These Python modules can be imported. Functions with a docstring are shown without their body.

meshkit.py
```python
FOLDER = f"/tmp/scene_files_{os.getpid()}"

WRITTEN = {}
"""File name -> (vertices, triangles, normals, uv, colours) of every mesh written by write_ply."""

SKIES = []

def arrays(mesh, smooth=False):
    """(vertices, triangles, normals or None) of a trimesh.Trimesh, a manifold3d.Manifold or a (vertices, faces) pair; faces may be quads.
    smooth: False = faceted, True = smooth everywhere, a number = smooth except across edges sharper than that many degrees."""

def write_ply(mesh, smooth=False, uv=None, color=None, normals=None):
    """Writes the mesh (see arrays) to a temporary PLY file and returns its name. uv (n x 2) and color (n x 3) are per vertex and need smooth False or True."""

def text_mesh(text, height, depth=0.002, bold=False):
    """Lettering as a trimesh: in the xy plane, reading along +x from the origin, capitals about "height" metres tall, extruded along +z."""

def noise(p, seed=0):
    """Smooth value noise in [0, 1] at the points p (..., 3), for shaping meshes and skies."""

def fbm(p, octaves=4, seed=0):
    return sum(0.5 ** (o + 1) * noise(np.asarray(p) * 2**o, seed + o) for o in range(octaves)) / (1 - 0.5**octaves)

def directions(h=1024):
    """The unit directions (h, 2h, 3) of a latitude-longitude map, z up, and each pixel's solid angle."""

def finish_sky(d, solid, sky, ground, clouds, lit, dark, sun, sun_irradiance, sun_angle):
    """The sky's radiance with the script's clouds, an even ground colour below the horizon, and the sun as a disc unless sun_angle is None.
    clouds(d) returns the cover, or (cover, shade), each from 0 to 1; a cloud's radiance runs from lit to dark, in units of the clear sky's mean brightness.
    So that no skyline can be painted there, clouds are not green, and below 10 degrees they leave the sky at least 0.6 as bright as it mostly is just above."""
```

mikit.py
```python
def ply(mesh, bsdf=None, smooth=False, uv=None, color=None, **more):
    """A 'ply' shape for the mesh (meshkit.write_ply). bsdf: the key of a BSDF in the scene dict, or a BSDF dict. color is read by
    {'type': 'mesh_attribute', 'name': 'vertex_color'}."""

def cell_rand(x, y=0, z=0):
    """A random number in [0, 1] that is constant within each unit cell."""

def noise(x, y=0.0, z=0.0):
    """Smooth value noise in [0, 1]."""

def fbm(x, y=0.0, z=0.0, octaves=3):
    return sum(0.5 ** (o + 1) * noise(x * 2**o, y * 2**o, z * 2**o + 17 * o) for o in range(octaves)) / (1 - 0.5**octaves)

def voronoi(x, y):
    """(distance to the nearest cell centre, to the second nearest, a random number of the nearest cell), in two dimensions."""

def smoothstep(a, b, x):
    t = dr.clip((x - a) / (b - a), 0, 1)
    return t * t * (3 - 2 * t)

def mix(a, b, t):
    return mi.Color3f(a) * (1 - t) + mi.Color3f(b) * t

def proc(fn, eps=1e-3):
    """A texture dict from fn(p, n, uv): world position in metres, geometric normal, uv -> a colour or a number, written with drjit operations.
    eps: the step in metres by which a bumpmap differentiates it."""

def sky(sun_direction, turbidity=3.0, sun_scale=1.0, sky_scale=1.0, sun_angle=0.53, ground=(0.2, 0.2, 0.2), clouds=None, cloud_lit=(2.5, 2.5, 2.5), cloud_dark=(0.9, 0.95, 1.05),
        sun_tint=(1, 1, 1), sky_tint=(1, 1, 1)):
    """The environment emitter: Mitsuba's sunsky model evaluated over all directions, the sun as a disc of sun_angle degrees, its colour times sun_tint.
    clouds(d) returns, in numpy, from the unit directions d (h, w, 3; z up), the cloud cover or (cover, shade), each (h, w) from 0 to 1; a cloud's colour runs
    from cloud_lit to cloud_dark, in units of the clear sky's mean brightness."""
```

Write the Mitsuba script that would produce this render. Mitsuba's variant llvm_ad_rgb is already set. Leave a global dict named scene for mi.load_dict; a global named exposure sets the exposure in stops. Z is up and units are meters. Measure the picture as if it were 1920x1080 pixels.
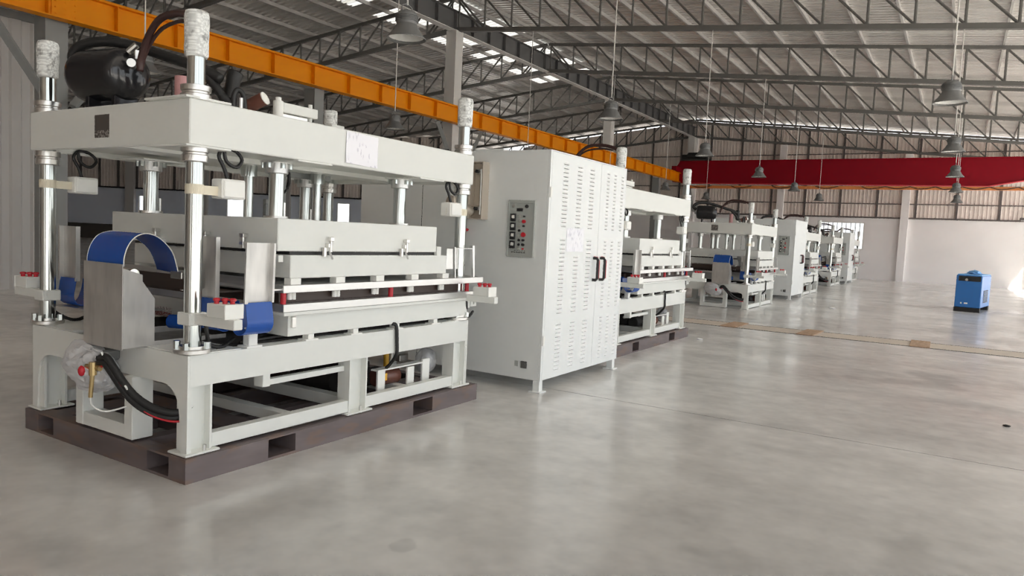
import math, random
import numpy as np
import trimesh
import drjit as dr
import mitsuba as mi
import mikit, meshkit
from mikit import proc, noise, fbm, voronoi, smoothstep, mix
from shapely.geometry import Polygon, box as sbox
from shapely.ops import unary_union

T = mi.ScalarTransform4f
random.seed(7)
rng = np.random.default_rng(7)
scene, labels = {}, {}

# ------------------------------------------------------------------ camera, sky, exposure
EYE = [-2.550, -3.742, 1.550]
RIGHT = np.array([0.52568836, -0.84935788, 0.04735957])
DOWN = np.array([-0.03754917, -0.07878659, -0.99618409])
FWD = np.array([0.84984811, 0.52190407, -0.07330988])
scene['camera'] = {'type': 'perspective', 'fov': 70.516, 'fov_axis': 'x', 'near_clip': 0.05, 'far_clip': 500.0,
                   'to_world': T().look_at(origin=EYE, target=(np.array(EYE) + FWD).tolist(), up=(-DOWN).tolist())}


def cloud_cover(d):
    c = meshkit.fbm(np.stack([d[..., 0] * 2.2, d[..., 1] * 2.2, d[..., 2] * 4.0], -1), 3, 5)
    return np.clip(0.86 + 0.25 * (c - 0.5), 0, 1), np.clip((c - 0.45) * 1.2, 0, 1)


SUN = np.array([-0.34, -0.47, 0.90])
scene['sky'] = mikit.sky(SUN.tolist(), turbidity=4.0, sun_scale=0.62, sky_scale=0.8, ground=(0.34, 0.33, 0.32), clouds=cloud_cover,
                         cloud_lit=(1.75, 1.77, 1.74), cloud_dark=(1.28, 1.28, 1.26), sun_tint=(.88, .98, 1.12))
exposure = 3.36


# ------------------------------------------------------------------ mesh helpers
def bx(x0, x1, y0, y1, z0, z1, b=0.0):
    x0, x1 = min(x0, x1), max(x0, x1)
    y0, y1 = min(y0, y1), max(y0, y1)
    z0, z1 = min(z0, z1), max(z0, z1)
    b = min(b, (x1 - x0) * .45, (y1 - y0) * .45, (z1 - z0) * .45)
    if b <= 0:
        v = np.array([[x, y, z] for x in (x0, x1) for y in (y0, y1) for z in (z0, z1)])
        f = np.array([[0, 1, 3], [0, 3, 2], [4, 6, 7], [4, 7, 5], [0, 4, 5], [0, 5, 1], [2, 3, 7], [2, 7, 6], [0, 2, 6], [0, 6, 4], [1, 5, 7], [1, 7, 3]])
        return trimesh.Trimesh(v, f, process=False)
    p = []
    for sx, X, Xi in ((0, x0, x0 + b), (1, x1, x1 - b)):
        for Y, Yi in ((y0, y0 + b), (y1, y1 - b)):
            for Z, Zi in ((z0, z0 + b), (z1, z1 - b)):
                p += [[X, Yi, Zi], [Xi, Y, Zi], [Xi, Yi, Z]]
    return hull(p)


def hull(p):
    return trimesh.Trimesh(np.array(p, float)).convex_hull if False else trimesh.convex.convex_hull(np.array(p, float))


def cat(*ms):
    out = []
    for m in ms:
        out += list(m) if isinstance(m, (list, tuple)) else [m]
    return trimesh.util.concatenate(out)


def frame_of(d):
    d = np.asarray(d, float) / np.linalg.norm(d)
    a = np.array([0, 0, 1.0]) if abs(d[2]) < .9 else np.array([1.0, 0, 0])
    u = np.cross(a, d)
    u /= np.linalg.norm(u)
    return u, np.cross(d, u), d


def lathe(profile, p0=(0, 0, 0), d=(0, 0, 1), n=20, caps=True):
    """profile: [(radius, height along d)] from bottom to top, closed by caps where the radius is not zero."""
    u, v, w = frame_of(d)
    prof = list(profile)
    if caps and prof[0][0] > 1e-6: prof = [(0, prof[0][1])] + prof
    if caps and prof[-1][0] > 1e-6: prof = prof + [(0, prof[-1][1])]
    th = np.arange(n) * 2 * np.pi / n
    vs, fs = [], []
    for r, h in prof:
        vs.append(np.array(p0) + np.outer(np.cos(th) * r, u) + np.outer(np.sin(th) * r, v) + np.asarray(w) * h)
    V = np.vstack(vs)
    for k in range(len(prof) - 1):
        for i in range(n):
            a, b = k * n + i, k * n + (i + 1) % n
            fs += [[a, b, b + n], [a, b + n, a + n]]
    m = trimesh.Trimesh(V, np.array(fs), process=False)
    m.update_faces(m.nondegenerate_faces())
    return m


def cyl(p0, p1, r, n=16, r2=None, c=0.0):
    p0, p1 = np.array(p0, float), np.array(p1, float)
    L = np.linalg.norm(p1 - p0)
    r2 = r if r2 is None else r2
    prof = [(r, 0), (r2, L)] if c <= 0 else [(r - c, 0), (r, c), (r2, L - c), (r2 - c, L)]
    return lathe(prof, p0, p1 - p0, n)


def tube(path, r, n=8, caps=True):
    P = np.array(path, float)
    R = np.broadcast_to(np.asarray(r, float), len(P))
    t = np.gradient(P, axis=0)
    t /= np.linalg.norm(t, axis=1, keepdims=True)
    u = frame_of(t[0])[0]
    th = np.arange(n) * 2 * np.pi / n
    V, F = [], []
    for k in range(len(P)):
        u = u - t[k] * (u @ t[k])
        u /= np.linalg.norm(u)
        w = np.cross(t[k], u)
        V.append(P[k] + R[k] * (np.outer(np.cos(th), u) + np.outer(np.sin(th), w)))
    V = np.vstack(V)
    for k in range(len(P) - 1):
        for i in range(n):
            a, b = k * n + i, k * n + (i + 1) % n
            F += [[a, b, b + n], [a, b + n, a + n]]
    if caps:
        V = np.vstack([V, P[0], P[-1]])
        m, e = len(V) - 2, (len(P) - 1) * n
        for i in range(n):
            F += [[m, (i + 1) % n, i], [m + 1, e + i, e + (i + 1) % n]]
    return trimesh.Trimesh(V, np.array(F), process=False)


def smooth_path(pts, k=6):
    """Catmull-Rom through the points."""
    P = np.array(pts, float)
    Q = np.vstack([2 * P[0] - P[1], P, 2 * P[-1] - P[-2]])
    out = []
    for i in range(1, len(Q) - 2):
        a, b, c, d = Q[i - 1:i + 3]
        for s in np.linspace(0, 1, k, endpoint=False):
            out.append(.5 * ((2 * b) + (c - a) * s + (2 * a - 5 * b + 4 * c - d) * s * s + (3 * b - a - 3 * c + d) * s ** 3))
    return np.array(out + [P[-1]])


def extr(poly, lo, hi, axis):
    """Extrudes a shapely polygon between lo and hi along an axis. axis x: polygon in (y, z); y: (x, z); z: (x, y)."""
    polys = getattr(poly, 'geoms', [poly])
    out = []
    for g in polys:
        m = trimesh.creation.extrude_polygon(g, hi - lo, engine='earcut')
        v = m.vertices.copy()
        if axis == 'x': nv = np.stack([v[:, 2] + lo, v[:, 0], v[:, 1]], 1); flip = False
        elif axis == 'y': nv = np.stack([v[:, 0], v[:, 2] + lo, v[:, 1]], 1); flip = True
        else: nv = v + [0, 0, lo]; flip = False
        f = m.faces[:, ::-1] if flip else m.faces
        out.append(trimesh.Trimesh(nv, f, process=False))
    return cat(out)


def ribbon(path, wdir, w, th=0.003):
    """A thin bent sheet: path of points, width w along wdir, centred."""
    P = np.array(path, float)
    wd = np.asarray(wdir, float) / np.linalg.norm(wdir)
    t = np.gradient(P, axis=0)
    n = np.cross(t, wd)
    n /= np.linalg.norm(n, axis=1, keepdims=True)
    W = np.broadcast_to(np.asarray(w, float), len(P))[:, None]
    A, B = P - wd * W / 2, P + wd * W / 2
    V = np.vstack([A + n * th, B + n * th, A - n * th, B - n * th])
    k = len(P)
    F = []
    for i in range(k - 1):
        F += [[i, i + k, i + k + 1], [i, i + k + 1, i + 1], [2 * k + i, 3 * k + i + 1, 3 * k + i], [2 * k + i, 2 * k + i + 1, 3 * k + i + 1],
              [i, i + 1, 2 * k + i + 1], [i, 2 * k + i + 1, 2 * k + i], [k + i, 3 * k + i + 1, k + i + 1], [k + i, 3 * k + i, 3 * k + i + 1]]
    for e in (0, k - 1):
        q = [e, k + e, 3 * k + e, 2 * k + e]
        F += [[q[0], q[1], q[2]], [q[0], q[2], q[3]]]
    m = trimesh.Trimesh(V, np.array(F), process=False)
    return m


def move(m, d=(0, 0, 0), rz=0, about=(0, 0, 0)):
    m = m.copy()
    v = m.vertices - np.array(about)
    c, s = math.cos(rz), math.sin(rz)
    v = np.stack([c * v[:, 0] - s * v[:, 1], s * v[:, 0] + c * v[:, 1], v[:, 2]], 1)
    m.vertices = v + np.array(about) + np.array(d)
    return m


def Y(*pts): return Polygon(pts)


def arc(cx, cy, r, a0, a1, n=10):
    return [(cx + r * math.cos(math.radians(a)), cy + r * math.sin(math.radians(a))) for a in np.linspace(a0, a1, n)]


def ibeam_x(x0, x1, y, z0, z1, w, tf=.014, tw=.01):
    return cat(bx(x0, x1, y - w / 2, y + w / 2, z0, z0 + tf), bx(x0, x1, y - w / 2, y + w / 2, z1 - tf, z1), bx(x0, x1, y - tw / 2, y + tw / 2, z0 + tf, z1 - tf))


def hcol(x, y, z0, z1, dx, dy, tf=.014, tw=.01):
    """Upright H section: flanges across y at +-dx/2 ... seen along y as a recessed web."""
    return cat(bx(x - dx / 2, x - dx / 2 + tf, y - dy / 2, y + dy / 2, z0, z1), bx(x + dx / 2 - tf, x + dx / 2, y - dy / 2, y + dy / 2, z0, z1),
               bx(x - dx / 2 + tf, x + dx / 2 - tf, y - tw / 2, y + tw / 2, z0, z1))


# ------------------------------------------------------------------ scene entries
taken = {}


def numbered(name):
    k = taken.get(name, 0)
    taken[name] = k + 1
    return name if k == 0 else f'{name}_{k:03d}'


def ref(b): return {'type': 'ref', 'id': b}


def thing(name, label, cat_, group=None, kind=None):
    key = numbered(name)
    labels[key] = {'label': label, 'category': cat_}
    if group: labels[key]['group'] = group
    if kind: labels[key]['kind'] = kind
    return key


def part(parent, name, mesh, mat, smooth=False, label=None, **more):
    key = numbered(parent + '__' + name)
    scene[key] = mesh if isinstance(mesh, dict) else mikit.ply(mesh, mat, smooth=smooth, **more)
    if label: labels[key] = {'label': label}
    return key


def solo(name, label, cat_, mesh, mat, smooth=False, group=None, kind=None):
    key = thing(name, label, cat_, group, kind)
    scene[key] = mesh if isinstance(mesh, dict) else mikit.ply(mesh, mat, smooth=smooth)
    return key


class Kit:
    """A thing's parts, built once and placed many times."""
    def __init__(self): self.items, self.n = [], {}

    def add(self, name, mesh, mat, smooth=False, label=None, parent=None):
        path = (parent + '__' if parent else '') + name
        k = self.n.get(path, 0)
        self.n[path] = k + 1
        path = path if k == 0 else f'{path}_{k:03d}'
        self.items.append((path, mikit.ply(mesh, mat, smooth=smooth), label))
        return path

    def place(self, key, M=None, skip=(), swap={}):
        for path, d, lab in self.items:
            if any(s in path for s in skip): continue
            d = dict(d)
            if d['bsdf']['id'] in swap: d['bsdf'] = ref(swap[d['bsdf']['id']])
            if M is not None: d['to_world'] = M
            scene[key + '__' + path] = d
            if lab: labels[key + '__' + path] = {'label': lab}


# ------------------------------------------------------------------ materials
def rgb(*c): return {'type': 'rgb', 'value': list(c)}


def prin(col, rough=.5, metal=0.0, **k):
    return {'type': 'twosided', 'bsdf': {'type': 'principled', 'base_color': rgb(*col) if isinstance(col, tuple) else col, 'roughness': rough, 'metallic': metal, **k}}


def floor_col(p, n, uv):
    big = fbm(p.x * .35, p.y * .35, 0.0, 4)
    streak = .6 * fbm(p.x * 1.9 + 3, p.y * .55, 1.0, 4) + .4 * fbm(p.x * 3.1, p.y * 2.4, 6.0, 4)
    fine = fbm(p.x * 9, p.y * 9, 2.0, 3)
    v = .515 + .20 * (big - .5) + .34 * (streak - .5) + .12 * (fine - .5)
    stain = smoothstep(.66, .8, fbm(p.x * 1.1 + 9, p.y * 1.1, 4.0, 3))
    v = v * (1 - .18 * stain)
    spot = smoothstep(.075, .045, dr.sqrt(dr.square((p.x - SPOT[0]) * .8) + dr.square(p.y - SPOT[1])) + .05 * fine - .025)
    v = v * (1 - .14 * spot)
    return mi.Color3f(v * 1.02, v * 1.0, v * .965)


SPOT = (0.159, -1.526)


def floor_rough(p, n, uv):
    return .11 + .20 * fbm(p.x * 1.7, p.y * 1.7, 5.0, 3)


def rust_col(p, n, uv):
    a = fbm(p.x * 3.1 + p.z * 5, p.y * 3.1, p.z * 9, 4)
    b = smoothstep(.50, .75, fbm(p.x * 6 + 4, p.y * 6, p.z * 14, 3))
    c = mix((.10, .078, .078), (.20, .165, .165), a)
    return mix(c, (.21, .125, .08), b * .45)


def roof_col(p, n, uv):
    v = fbm(p.x * .7, p.y * .22, 0.0, 3)
    s = mikit.cell_rand(p.x, 0.0, 0.0)
    return mi.Color3f(.84, .815, .785) * (.75 + .35 * v + .2 * (s - .5))


def clad_col(p, n, uv):
    v = fbm(p.x * .8, p.y * 1.6, p.z * .3, 3)
    return mi.Color3f(.80, .715, .66) * (.8 + .4 * v)


def plaster_col(p, n, uv):
    v = fbm(p.x * .6, p.y * .6, p.z * .6, 4)
    return mi.Color3f(.90, .88, .87) * (.93 + .14 * v)


def steel_col(p, n, uv):
    a = fbm(p.x * 26, p.y * 26, p.z * 5, 3)
    b = fbm(p.x * 5, p.y * 5, p.z * 5, 3)
    return mi.Color3f(.60, .585, .56) * (.72 + .3 * a + .28 * b)


def steel_rough(p, n, uv): return .30 + .3 * fbm(p.x * 8, p.y * 8, p.z * 8, 3)


def wrap_bump(p, n, uv):
    a, b, c = voronoi((p.x + p.y * .6) * 75, p.z * 75)
    return 0.004 * (1 - smoothstep(0.1, .75, a)) + .008 * fbm(p.x * 30, p.y * 30, p.z * 30, 2)


def wrap_col(p, n, uv):
    a, b, c = voronoi((p.x + p.y * .7) * 70, p.z * 70)
    w = fbm(p.x * 34 + 3, p.y * 34, p.z * 20, 3)
    v = .66 + .28 * smoothstep(.62, .15, a) - .36 * smoothstep(.52, .72, w)
    return mi.Color3f(v * .98, v, v * .97)


def wrinkle(p, n, uv):
    return .05 * fbm(p.x * 22, p.y * 22, p.z * 22, 4)


def paper_col(p, n, uv):
    l = smoothstep(.60, .66, fbm(p.x * 60 + p.y * 60, p.z * 26, 3.0, 3)) * smoothstep(.35, .5, fbm(p.x * 9, p.z * 9, 1.0, 2))
    return mix((.84, .84, .88), (.50, .50, .57), l * .55)


def sticker_col(p, n, uv):
    l = smoothstep(.5, .56, noise(p.y * 160, p.z * 190))
    band = smoothstep(.828, .832, p.z)
    return mix(mix((.30, .045, .04), (.75, .72, .70), l * .55), mix((.80, .78, .75), (.20, .10, .10), l * .8), band)


def plate_col(p, n, uv):
    l = smoothstep(.6, .64, noise(p.y * 170, p.z * 120)) * (1 - smoothstep(2.085, 2.09, p.z))
    return mix((.10, .088, .08), (.34, .32, .30), l)


def wood_col(p, n, uv):
    a = fbm(p.x * 5, p.y * 30, 0.0, 3)
    return mix((.36, .23, .15), (.50, .36, .25), a)


MATS = {
    'paint': prin((.69, .70, .665), .42, specular=.45),
    'paint_dark': prin((.20, .21, .20), .45),
    'paint_cabinet': prin((.72, .74, .73), .38, specular=.5),
    'chrome': prin((.60, .63, .61), .13, 1.0),
    'zinc': prin((.70, .69, .66), .30, 1.0),
    'alu': prin((.66, .66, .65), .34, .85),
    'stainless': prin(proc(steel_col), proc(steel_rough), .75),
    'bakelite': prin((.045, .028, .022), .5),
    'dark_inside': prin((.03, .028, .027), .7),
    'blue_vinyl': prin((.012, .075, .34), .33, specular=.5),
    'black_gloss': prin((.006, .006, .008), .12, specular=.6, clearcoat=.6),
    'rubber': prin((.014, .014, .014), .5),
    'brown_hose': prin((.05, .022, .020), .4),
    'red_paint': prin((.50, .018, .03), .4),
    'white_plastic': prin((.78, .78, .74), .4),
    'cream_tape': prin((.72, .66, .52), .6),
    'brass': prin((.60, .45, .22), .3, .9),
    'yellow': prin((.70, .38, .03), .45),
    'pump_brown': prin((.13, .05, .035), .35),
    'pink_cap': prin((.50, .26, .26), .5),
    'beige_metal': prin((.52, .46, .39), .4, .35),
    'bubble_wrap': {'type': 'twosided', 'bsdf': {'type': 'bumpmap', 'arbitrary': proc(wrap_bump, eps=2e-3), 'scale': 1.0,
                    'bsdf': {'type': 'principled', 'base_color': proc(wrap_col), 'roughness': .25, 'specular': .6}}},
    'plastic_film': {'type': 'blendbsdf', 'weight': .74, 'a': {'type': 'thindielectric'},
                     'b': {'type': 'twosided', 'bsdf': {'type': 'bumpmap', 'arbitrary': proc(wrinkle, eps=2e-3), 'scale': 1.0,
                           'bsdf': {'type': 'principled', 'base_color': rgb(.70, .70, .71), 'roughness': .16, 'specular': .8}}}},
    'rust_steel': prin(proc(rust_col), .55, .25),
    'concrete': prin(proc(floor_col), proc(floor_rough), specular=1.0),
    'joint_fill': prin((.14, .135, .13), .8),
    'apron': prin((.70, .69, .67), .9),
    'roof_metal': prin(proc(roof_col), .28, .60),
    'purlin_steel': prin((.40, .385, .37), .5, .2),
    'truss_steel': prin((.13, .127, .12), .5),
    'girder_grey': prin((.12, .12, .12), .5),
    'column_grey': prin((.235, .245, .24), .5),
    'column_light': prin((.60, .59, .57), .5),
    'orange_paint': prin((.74, .25, .0), .5, specular=.2),
    'crimson_paint': prin((.24, .001, .010), .5, specular=.2),
    'festoon_orange': prin((.66, .22, .06), .5),
    'cladding': prin(proc(clad_col), .5),
    'stud_dark': prin((.12, .105, .10), .6),
    'plaster': prin(proc(plaster_col), .7),
    'plaster_blue': prin((.76, .82, .92), .7),
    'dado_brown': prin((.095, .085, .078), .6),
    'partition_sheet': prin((.56, .545, .53), .5),
    'lamp_grey': prin((.17, .172, .17), .42, .2),
    'lamp_white': prin((.80, .80, .78), .4),
    'cord_white': prin((.62, .61, .58), .5),
    'paper': prin(proc(paper_col), .7),
    'sticker': prin(proc(sticker_col), .5),
    'name_plate': prin(proc(plate_col), .45, .3),
    'panel_grey': prin((.38, .40, .38), .42),
    'seam': prin((.10, .10, .095), .6),
    'sky_blue': prin((.03, .16, .46), .38),
    'pale_blue': prin((.16, .40, .75), .4),
    'glass': {'type': 'thindielectric'},
    'wood': prin(proc(wood_col), .7),
    'strip_tan': prin((.60, .53, .45), .6),
    'chip_white': prin((.85, .85, .85), .6),
    'black_print': prin((.015, .015, .016), .5),
    'skylight': {'type': 'principledthin', 'base_color': rgb(.80, .80, .78), 'roughness': .5, 'diff_trans': 1.1},
}
for k, v in MATS.items(): scene[k] = v

# ------------------------------------------------------------------ the setting: floor
FX = [-20.1, -14.1, -8.1, -2.1, 3.9, 9.9, 15.9, 21.9, 27.9, 33.9, 39.9, 42.6]
fl = thing('floor', 'polished grey concrete factory floor with straight joints', 'floor', kind='structure')
part(fl, 'joint_fill', bx(-20.2, 42.7, -9.2, 55, -.30, -.012), 'joint_fill')
for a, b in zip(FX[:-1], FX[1:]):
    part(fl, 'slab', bx(a + .006, b - .006, -9.1, 54, -.25, 0.0), 'concrete')
ap = solo('ground_outside', 'pale concrete apron outside the open side of the hall', 'ground', bx(-60, 90, -70, -9.2, -.35, -.03), 'apron', kind='structure')

# roof shape
RY, RZ, RS = 11.0, 9.42, 0.10


def roof_z(y): return RZ - RS * abs(y - RY)


YR, YL = -9.8, 53.0
XR0, XR1 = -20.0, 42.75


def roof_sheet(y0, y1, pitch=.25, h=.075):
    """One metre wide corrugated sheet laid from the ridge to the eave, between x 0 and 1.02."""
    xs, zs = [], []
    for i in range(4):
        a = i * pitch
        xs += [a, a + .11, a + .128, a + .232]; zs += [0, 0, h, h]
    xs.append(1.0); zs.append(0)
    xs, zs = np.array(xs), np.array(zs)
    V = np.vstack([np.stack([xs, np.full_like(xs, y), zs + roof_z(y)], 1) for y in (y0, y1)])
    n = len(xs)
    F = []
    for i in range(n - 1): F += [[i, i + 1, n + i + 1], [i, n + i + 1, n + i]]
    V2 = V + [0, 0, .0015]
    return trimesh.Trimesh(np.vstack([V, V2]), np.vstack([np.array(F), np.array(F)[:, ::-1] + 2 * n]), process=False)


ce = thing('ceiling', 'pitched corrugated metal roof on steel purlins over the hall', 'roof', kind='structure')
sheet_r, sheet_l = mikit.ply(roof_sheet(YR, RY), 'roof_metal'), mikit.ply(roof_sheet(RY, YL), 'roof_metal')
sky_top = mikit.ply(roof_sheet(RY + .15, RY + 3.6), 'skylight')
sheet_l2 = mikit.ply(roof_sheet(RY + 3.6, YL), 'roof_metal')
LIGHT_L = {15, 17, 18, 20, 21, 23, 24, 26, 28}
for i in range(-20, 43):
    M = T().translate([float(i), 0, 0])
    part(ce, 'roof_sheet', {**sheet_r, 'to_world': M}, None)
    if i in LIGHT_L:
        part(ce, 'roof_sheet', {**sheet_l2, 'to_world': M}, None)
        part(ce, 'skylight_sheet', {**sky_top, 'to_world': M}, None, label='translucent roof sheet near the ridge')
    else:
        part(ce, 'roof_sheet', {**sheet_l, 'to_world': M}, None)
part(ce, 'ridge_cap', cat(extr(Y((RY - .3, RZ + .02), (RY, RZ + .055), (RY + .3, RZ + .02), (RY + .3, RZ + .03), (RY, RZ + .065), (RY - .3, RZ + .03)), XR0, XR1, 'x')), 'roof_metal')
py_ = [RY - .35 - 1.25 * k for k in range(17)] + [RY + .35 + 1.25 * k for k in range(33)]
for y in py_:
    z = roof_z(y) - .004
    part(ce, 'purlin', cat(bx(XR0, XR1, y - .03, y + .03, z - .012, z), bx(XR0, XR1, y - .03, y - .022, z - .12, z), bx(XR0, XR1, y - .03, y + .03, z - .12, z - .108)), 'purlin_steel')

# ridge girder and building columns
CX = [4.6, 17.1, 29.6, 42.1]
rg = thing('ridge_girder', 'dark grey steel I beam running along the ridge over the tall columns', 'girder', kind='structure')
part(rg, 'beam', ibeam_x(-19, 42.4, 11.0, 8.16, 8.78, .26, .02, .014), 'girder_grey')
part(rg, 'flange_strip', bx(-19, 42.4, 10.87, 11.13, 8.135, 8.16), 'column_light')
for k in range(0, 49):
    x = -6.0 + k * 1.0
    part(rg, 'stiffener', cat(bx(x, x + .012, 10.87, 10.99, 8.18, 8.76), bx(x, x + .012, 11.01, 11.13, 8.18, 8.76)), 'girder_grey')
COLN = ['beside the pale corrugated partition', 'rising to the ridge behind the front press', 'rising behind the tall control cabinet', 'against the far gable wall']
for x, w in zip(CX, COLN):
    c = thing('column', 'grey steel H column under the ridge, ' + w, 'column', kind='structure')
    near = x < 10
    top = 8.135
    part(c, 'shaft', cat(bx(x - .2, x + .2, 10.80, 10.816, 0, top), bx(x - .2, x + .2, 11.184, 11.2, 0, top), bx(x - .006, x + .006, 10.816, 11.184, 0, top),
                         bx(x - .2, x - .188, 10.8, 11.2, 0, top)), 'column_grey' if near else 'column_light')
    part(c, 'base_plate', bx(x - .28, x + .28, 10.72, 11.28, 0, .025, .004), 'column_grey')
    for s in (-1, 1):
        a, b = np.array([x + s * .2, 10.62, 3.55]), np.array([x + s * 1.25, 10.62, 5.03])
        part(c, 'knee_brace', tube([a, b], .085, 4), 'column_grey')
for x in (10.9, 23.35, 35.85):
    c = thing('column', {10.9: 'short grey post carrying the orange runway beam behind the front press', 23.35: 'short grey post under the orange runway beam beyond the control cabinet',
                         35.85: 'short grey post under the far end of the orange runway beam'}[x], 'column', kind='structure')
    part(c, 'shaft', cat(bx(x - .16, x + .16, 10.62, 10.634, 0, 5.05), bx(x - .16, x - .148, 10.634, 11.0, 0, 5.05), bx(x - .16, x + .16, 10.986, 11.0, 0, 5.05)), 'column_grey')
    part(c, 'base_plate', bx(x - .22, x + .22, 10.52, 11.06, 0, .02), 'column_grey')

# ------------------------------------------------------------------ roof trusses
tk = Kit()


def chord(x, side, z_off, t, y_end):
    ys = (RY - side * .05, y_end)
    zs = [roof_z(y) + z_off for y in ys]
    p0, p1 = np.array([x, ys[0], zs[0]]), np.array([x, ys[1], zs[1]])
    d = np.array([0, 0, t / 2]); e = np.array([t * .55, 0, 0])
    return hull([p + s * d + q * e for p in (p0, p1) for s in (-1, 1) for q in (-1, 1)])


def truss_kit(side, y_end, n):
    k = Kit()
    k.add('top_chord', chord(0, side, -.18, .10, y_end), 'truss_steel')
    k.add('bottom_chord', chord(0, side, -1.22, .13, y_end), 'truss_steel')
    for i in range(n):
        y = RY - side * (.15 + i * 1.02)
        zt, zb = roof_z(y) - .22, roof_z(y) - 1.17
        k.add('post', tube([[0, y, zb], [0, y, zt]], .033, 6), 'truss_steel')
        y2 = y - side * 1.02
        k.add('diagonal', tube([[0, y, zt], [0, y2, roof_z(y2) - 1.17]], .033, 6), 'truss_steel')
    k.add('ridge_strut', tube([[0, RY - side * .1, RZ - .3], [0, RY - side * .95, roof_z(RY - side) - 1.15]], .03, 6), 'truss_steel')
    return k


KR, KL = truss_kit(1, -9.5, 20), truss_kit(-1, 36.0, 23)
TX = [4.6, 10.85, 17.1, 23.35, 29.6, 35.85, 42.35]
TN = ['nearest the camera', 'second from the camera', 'at the first tall column top', 'next beyond the first tall column',
      'at the second tall column top', 'last before the gable', 'against the gable wall']
for x, w in zip(TX, TN):
    for K_, s in ((KR, 'right roof slope'), (KL, 'left roof slope')):
        t = thing('roof_truss', f'steel lattice roof truss {w}, {s}', 'roof truss')
        K_.place(t, T().translate([x, 0, 0]))

# ------------------------------------------------------------------ walls
ZM = 3.45


def corrugated(w, h_of, depth=.03, pitch=.2):
    """Upright ribbed sheet in the plane x = 0 facing -x, along y from 0 to w, top given by h_of(y), bottom at ZM."""
    ys, xs = [], []
    n = max(1, round(w / pitch))
    for i in range(n):
        a = i * w / n
        ys += [a, a + .5 * w / n, a + .62 * w / n, a + .86 * w / n]; xs += [0, 0, -depth, -depth]
    ys.append(w); xs.append(0)
    V = np.vstack([np.stack([xs, ys, np.full(len(ys), ZM)], 1), np.stack([xs, ys, [h_of(y) for y in ys]], 1)])
    m = len(ys)
    F = []
    for i in range(m - 1): F += [[i, m + i, m + i + 1], [i, m + i + 1, i + 1]]
    return trimesh.Trimesh(V, np.array(F), process=False)


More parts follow.
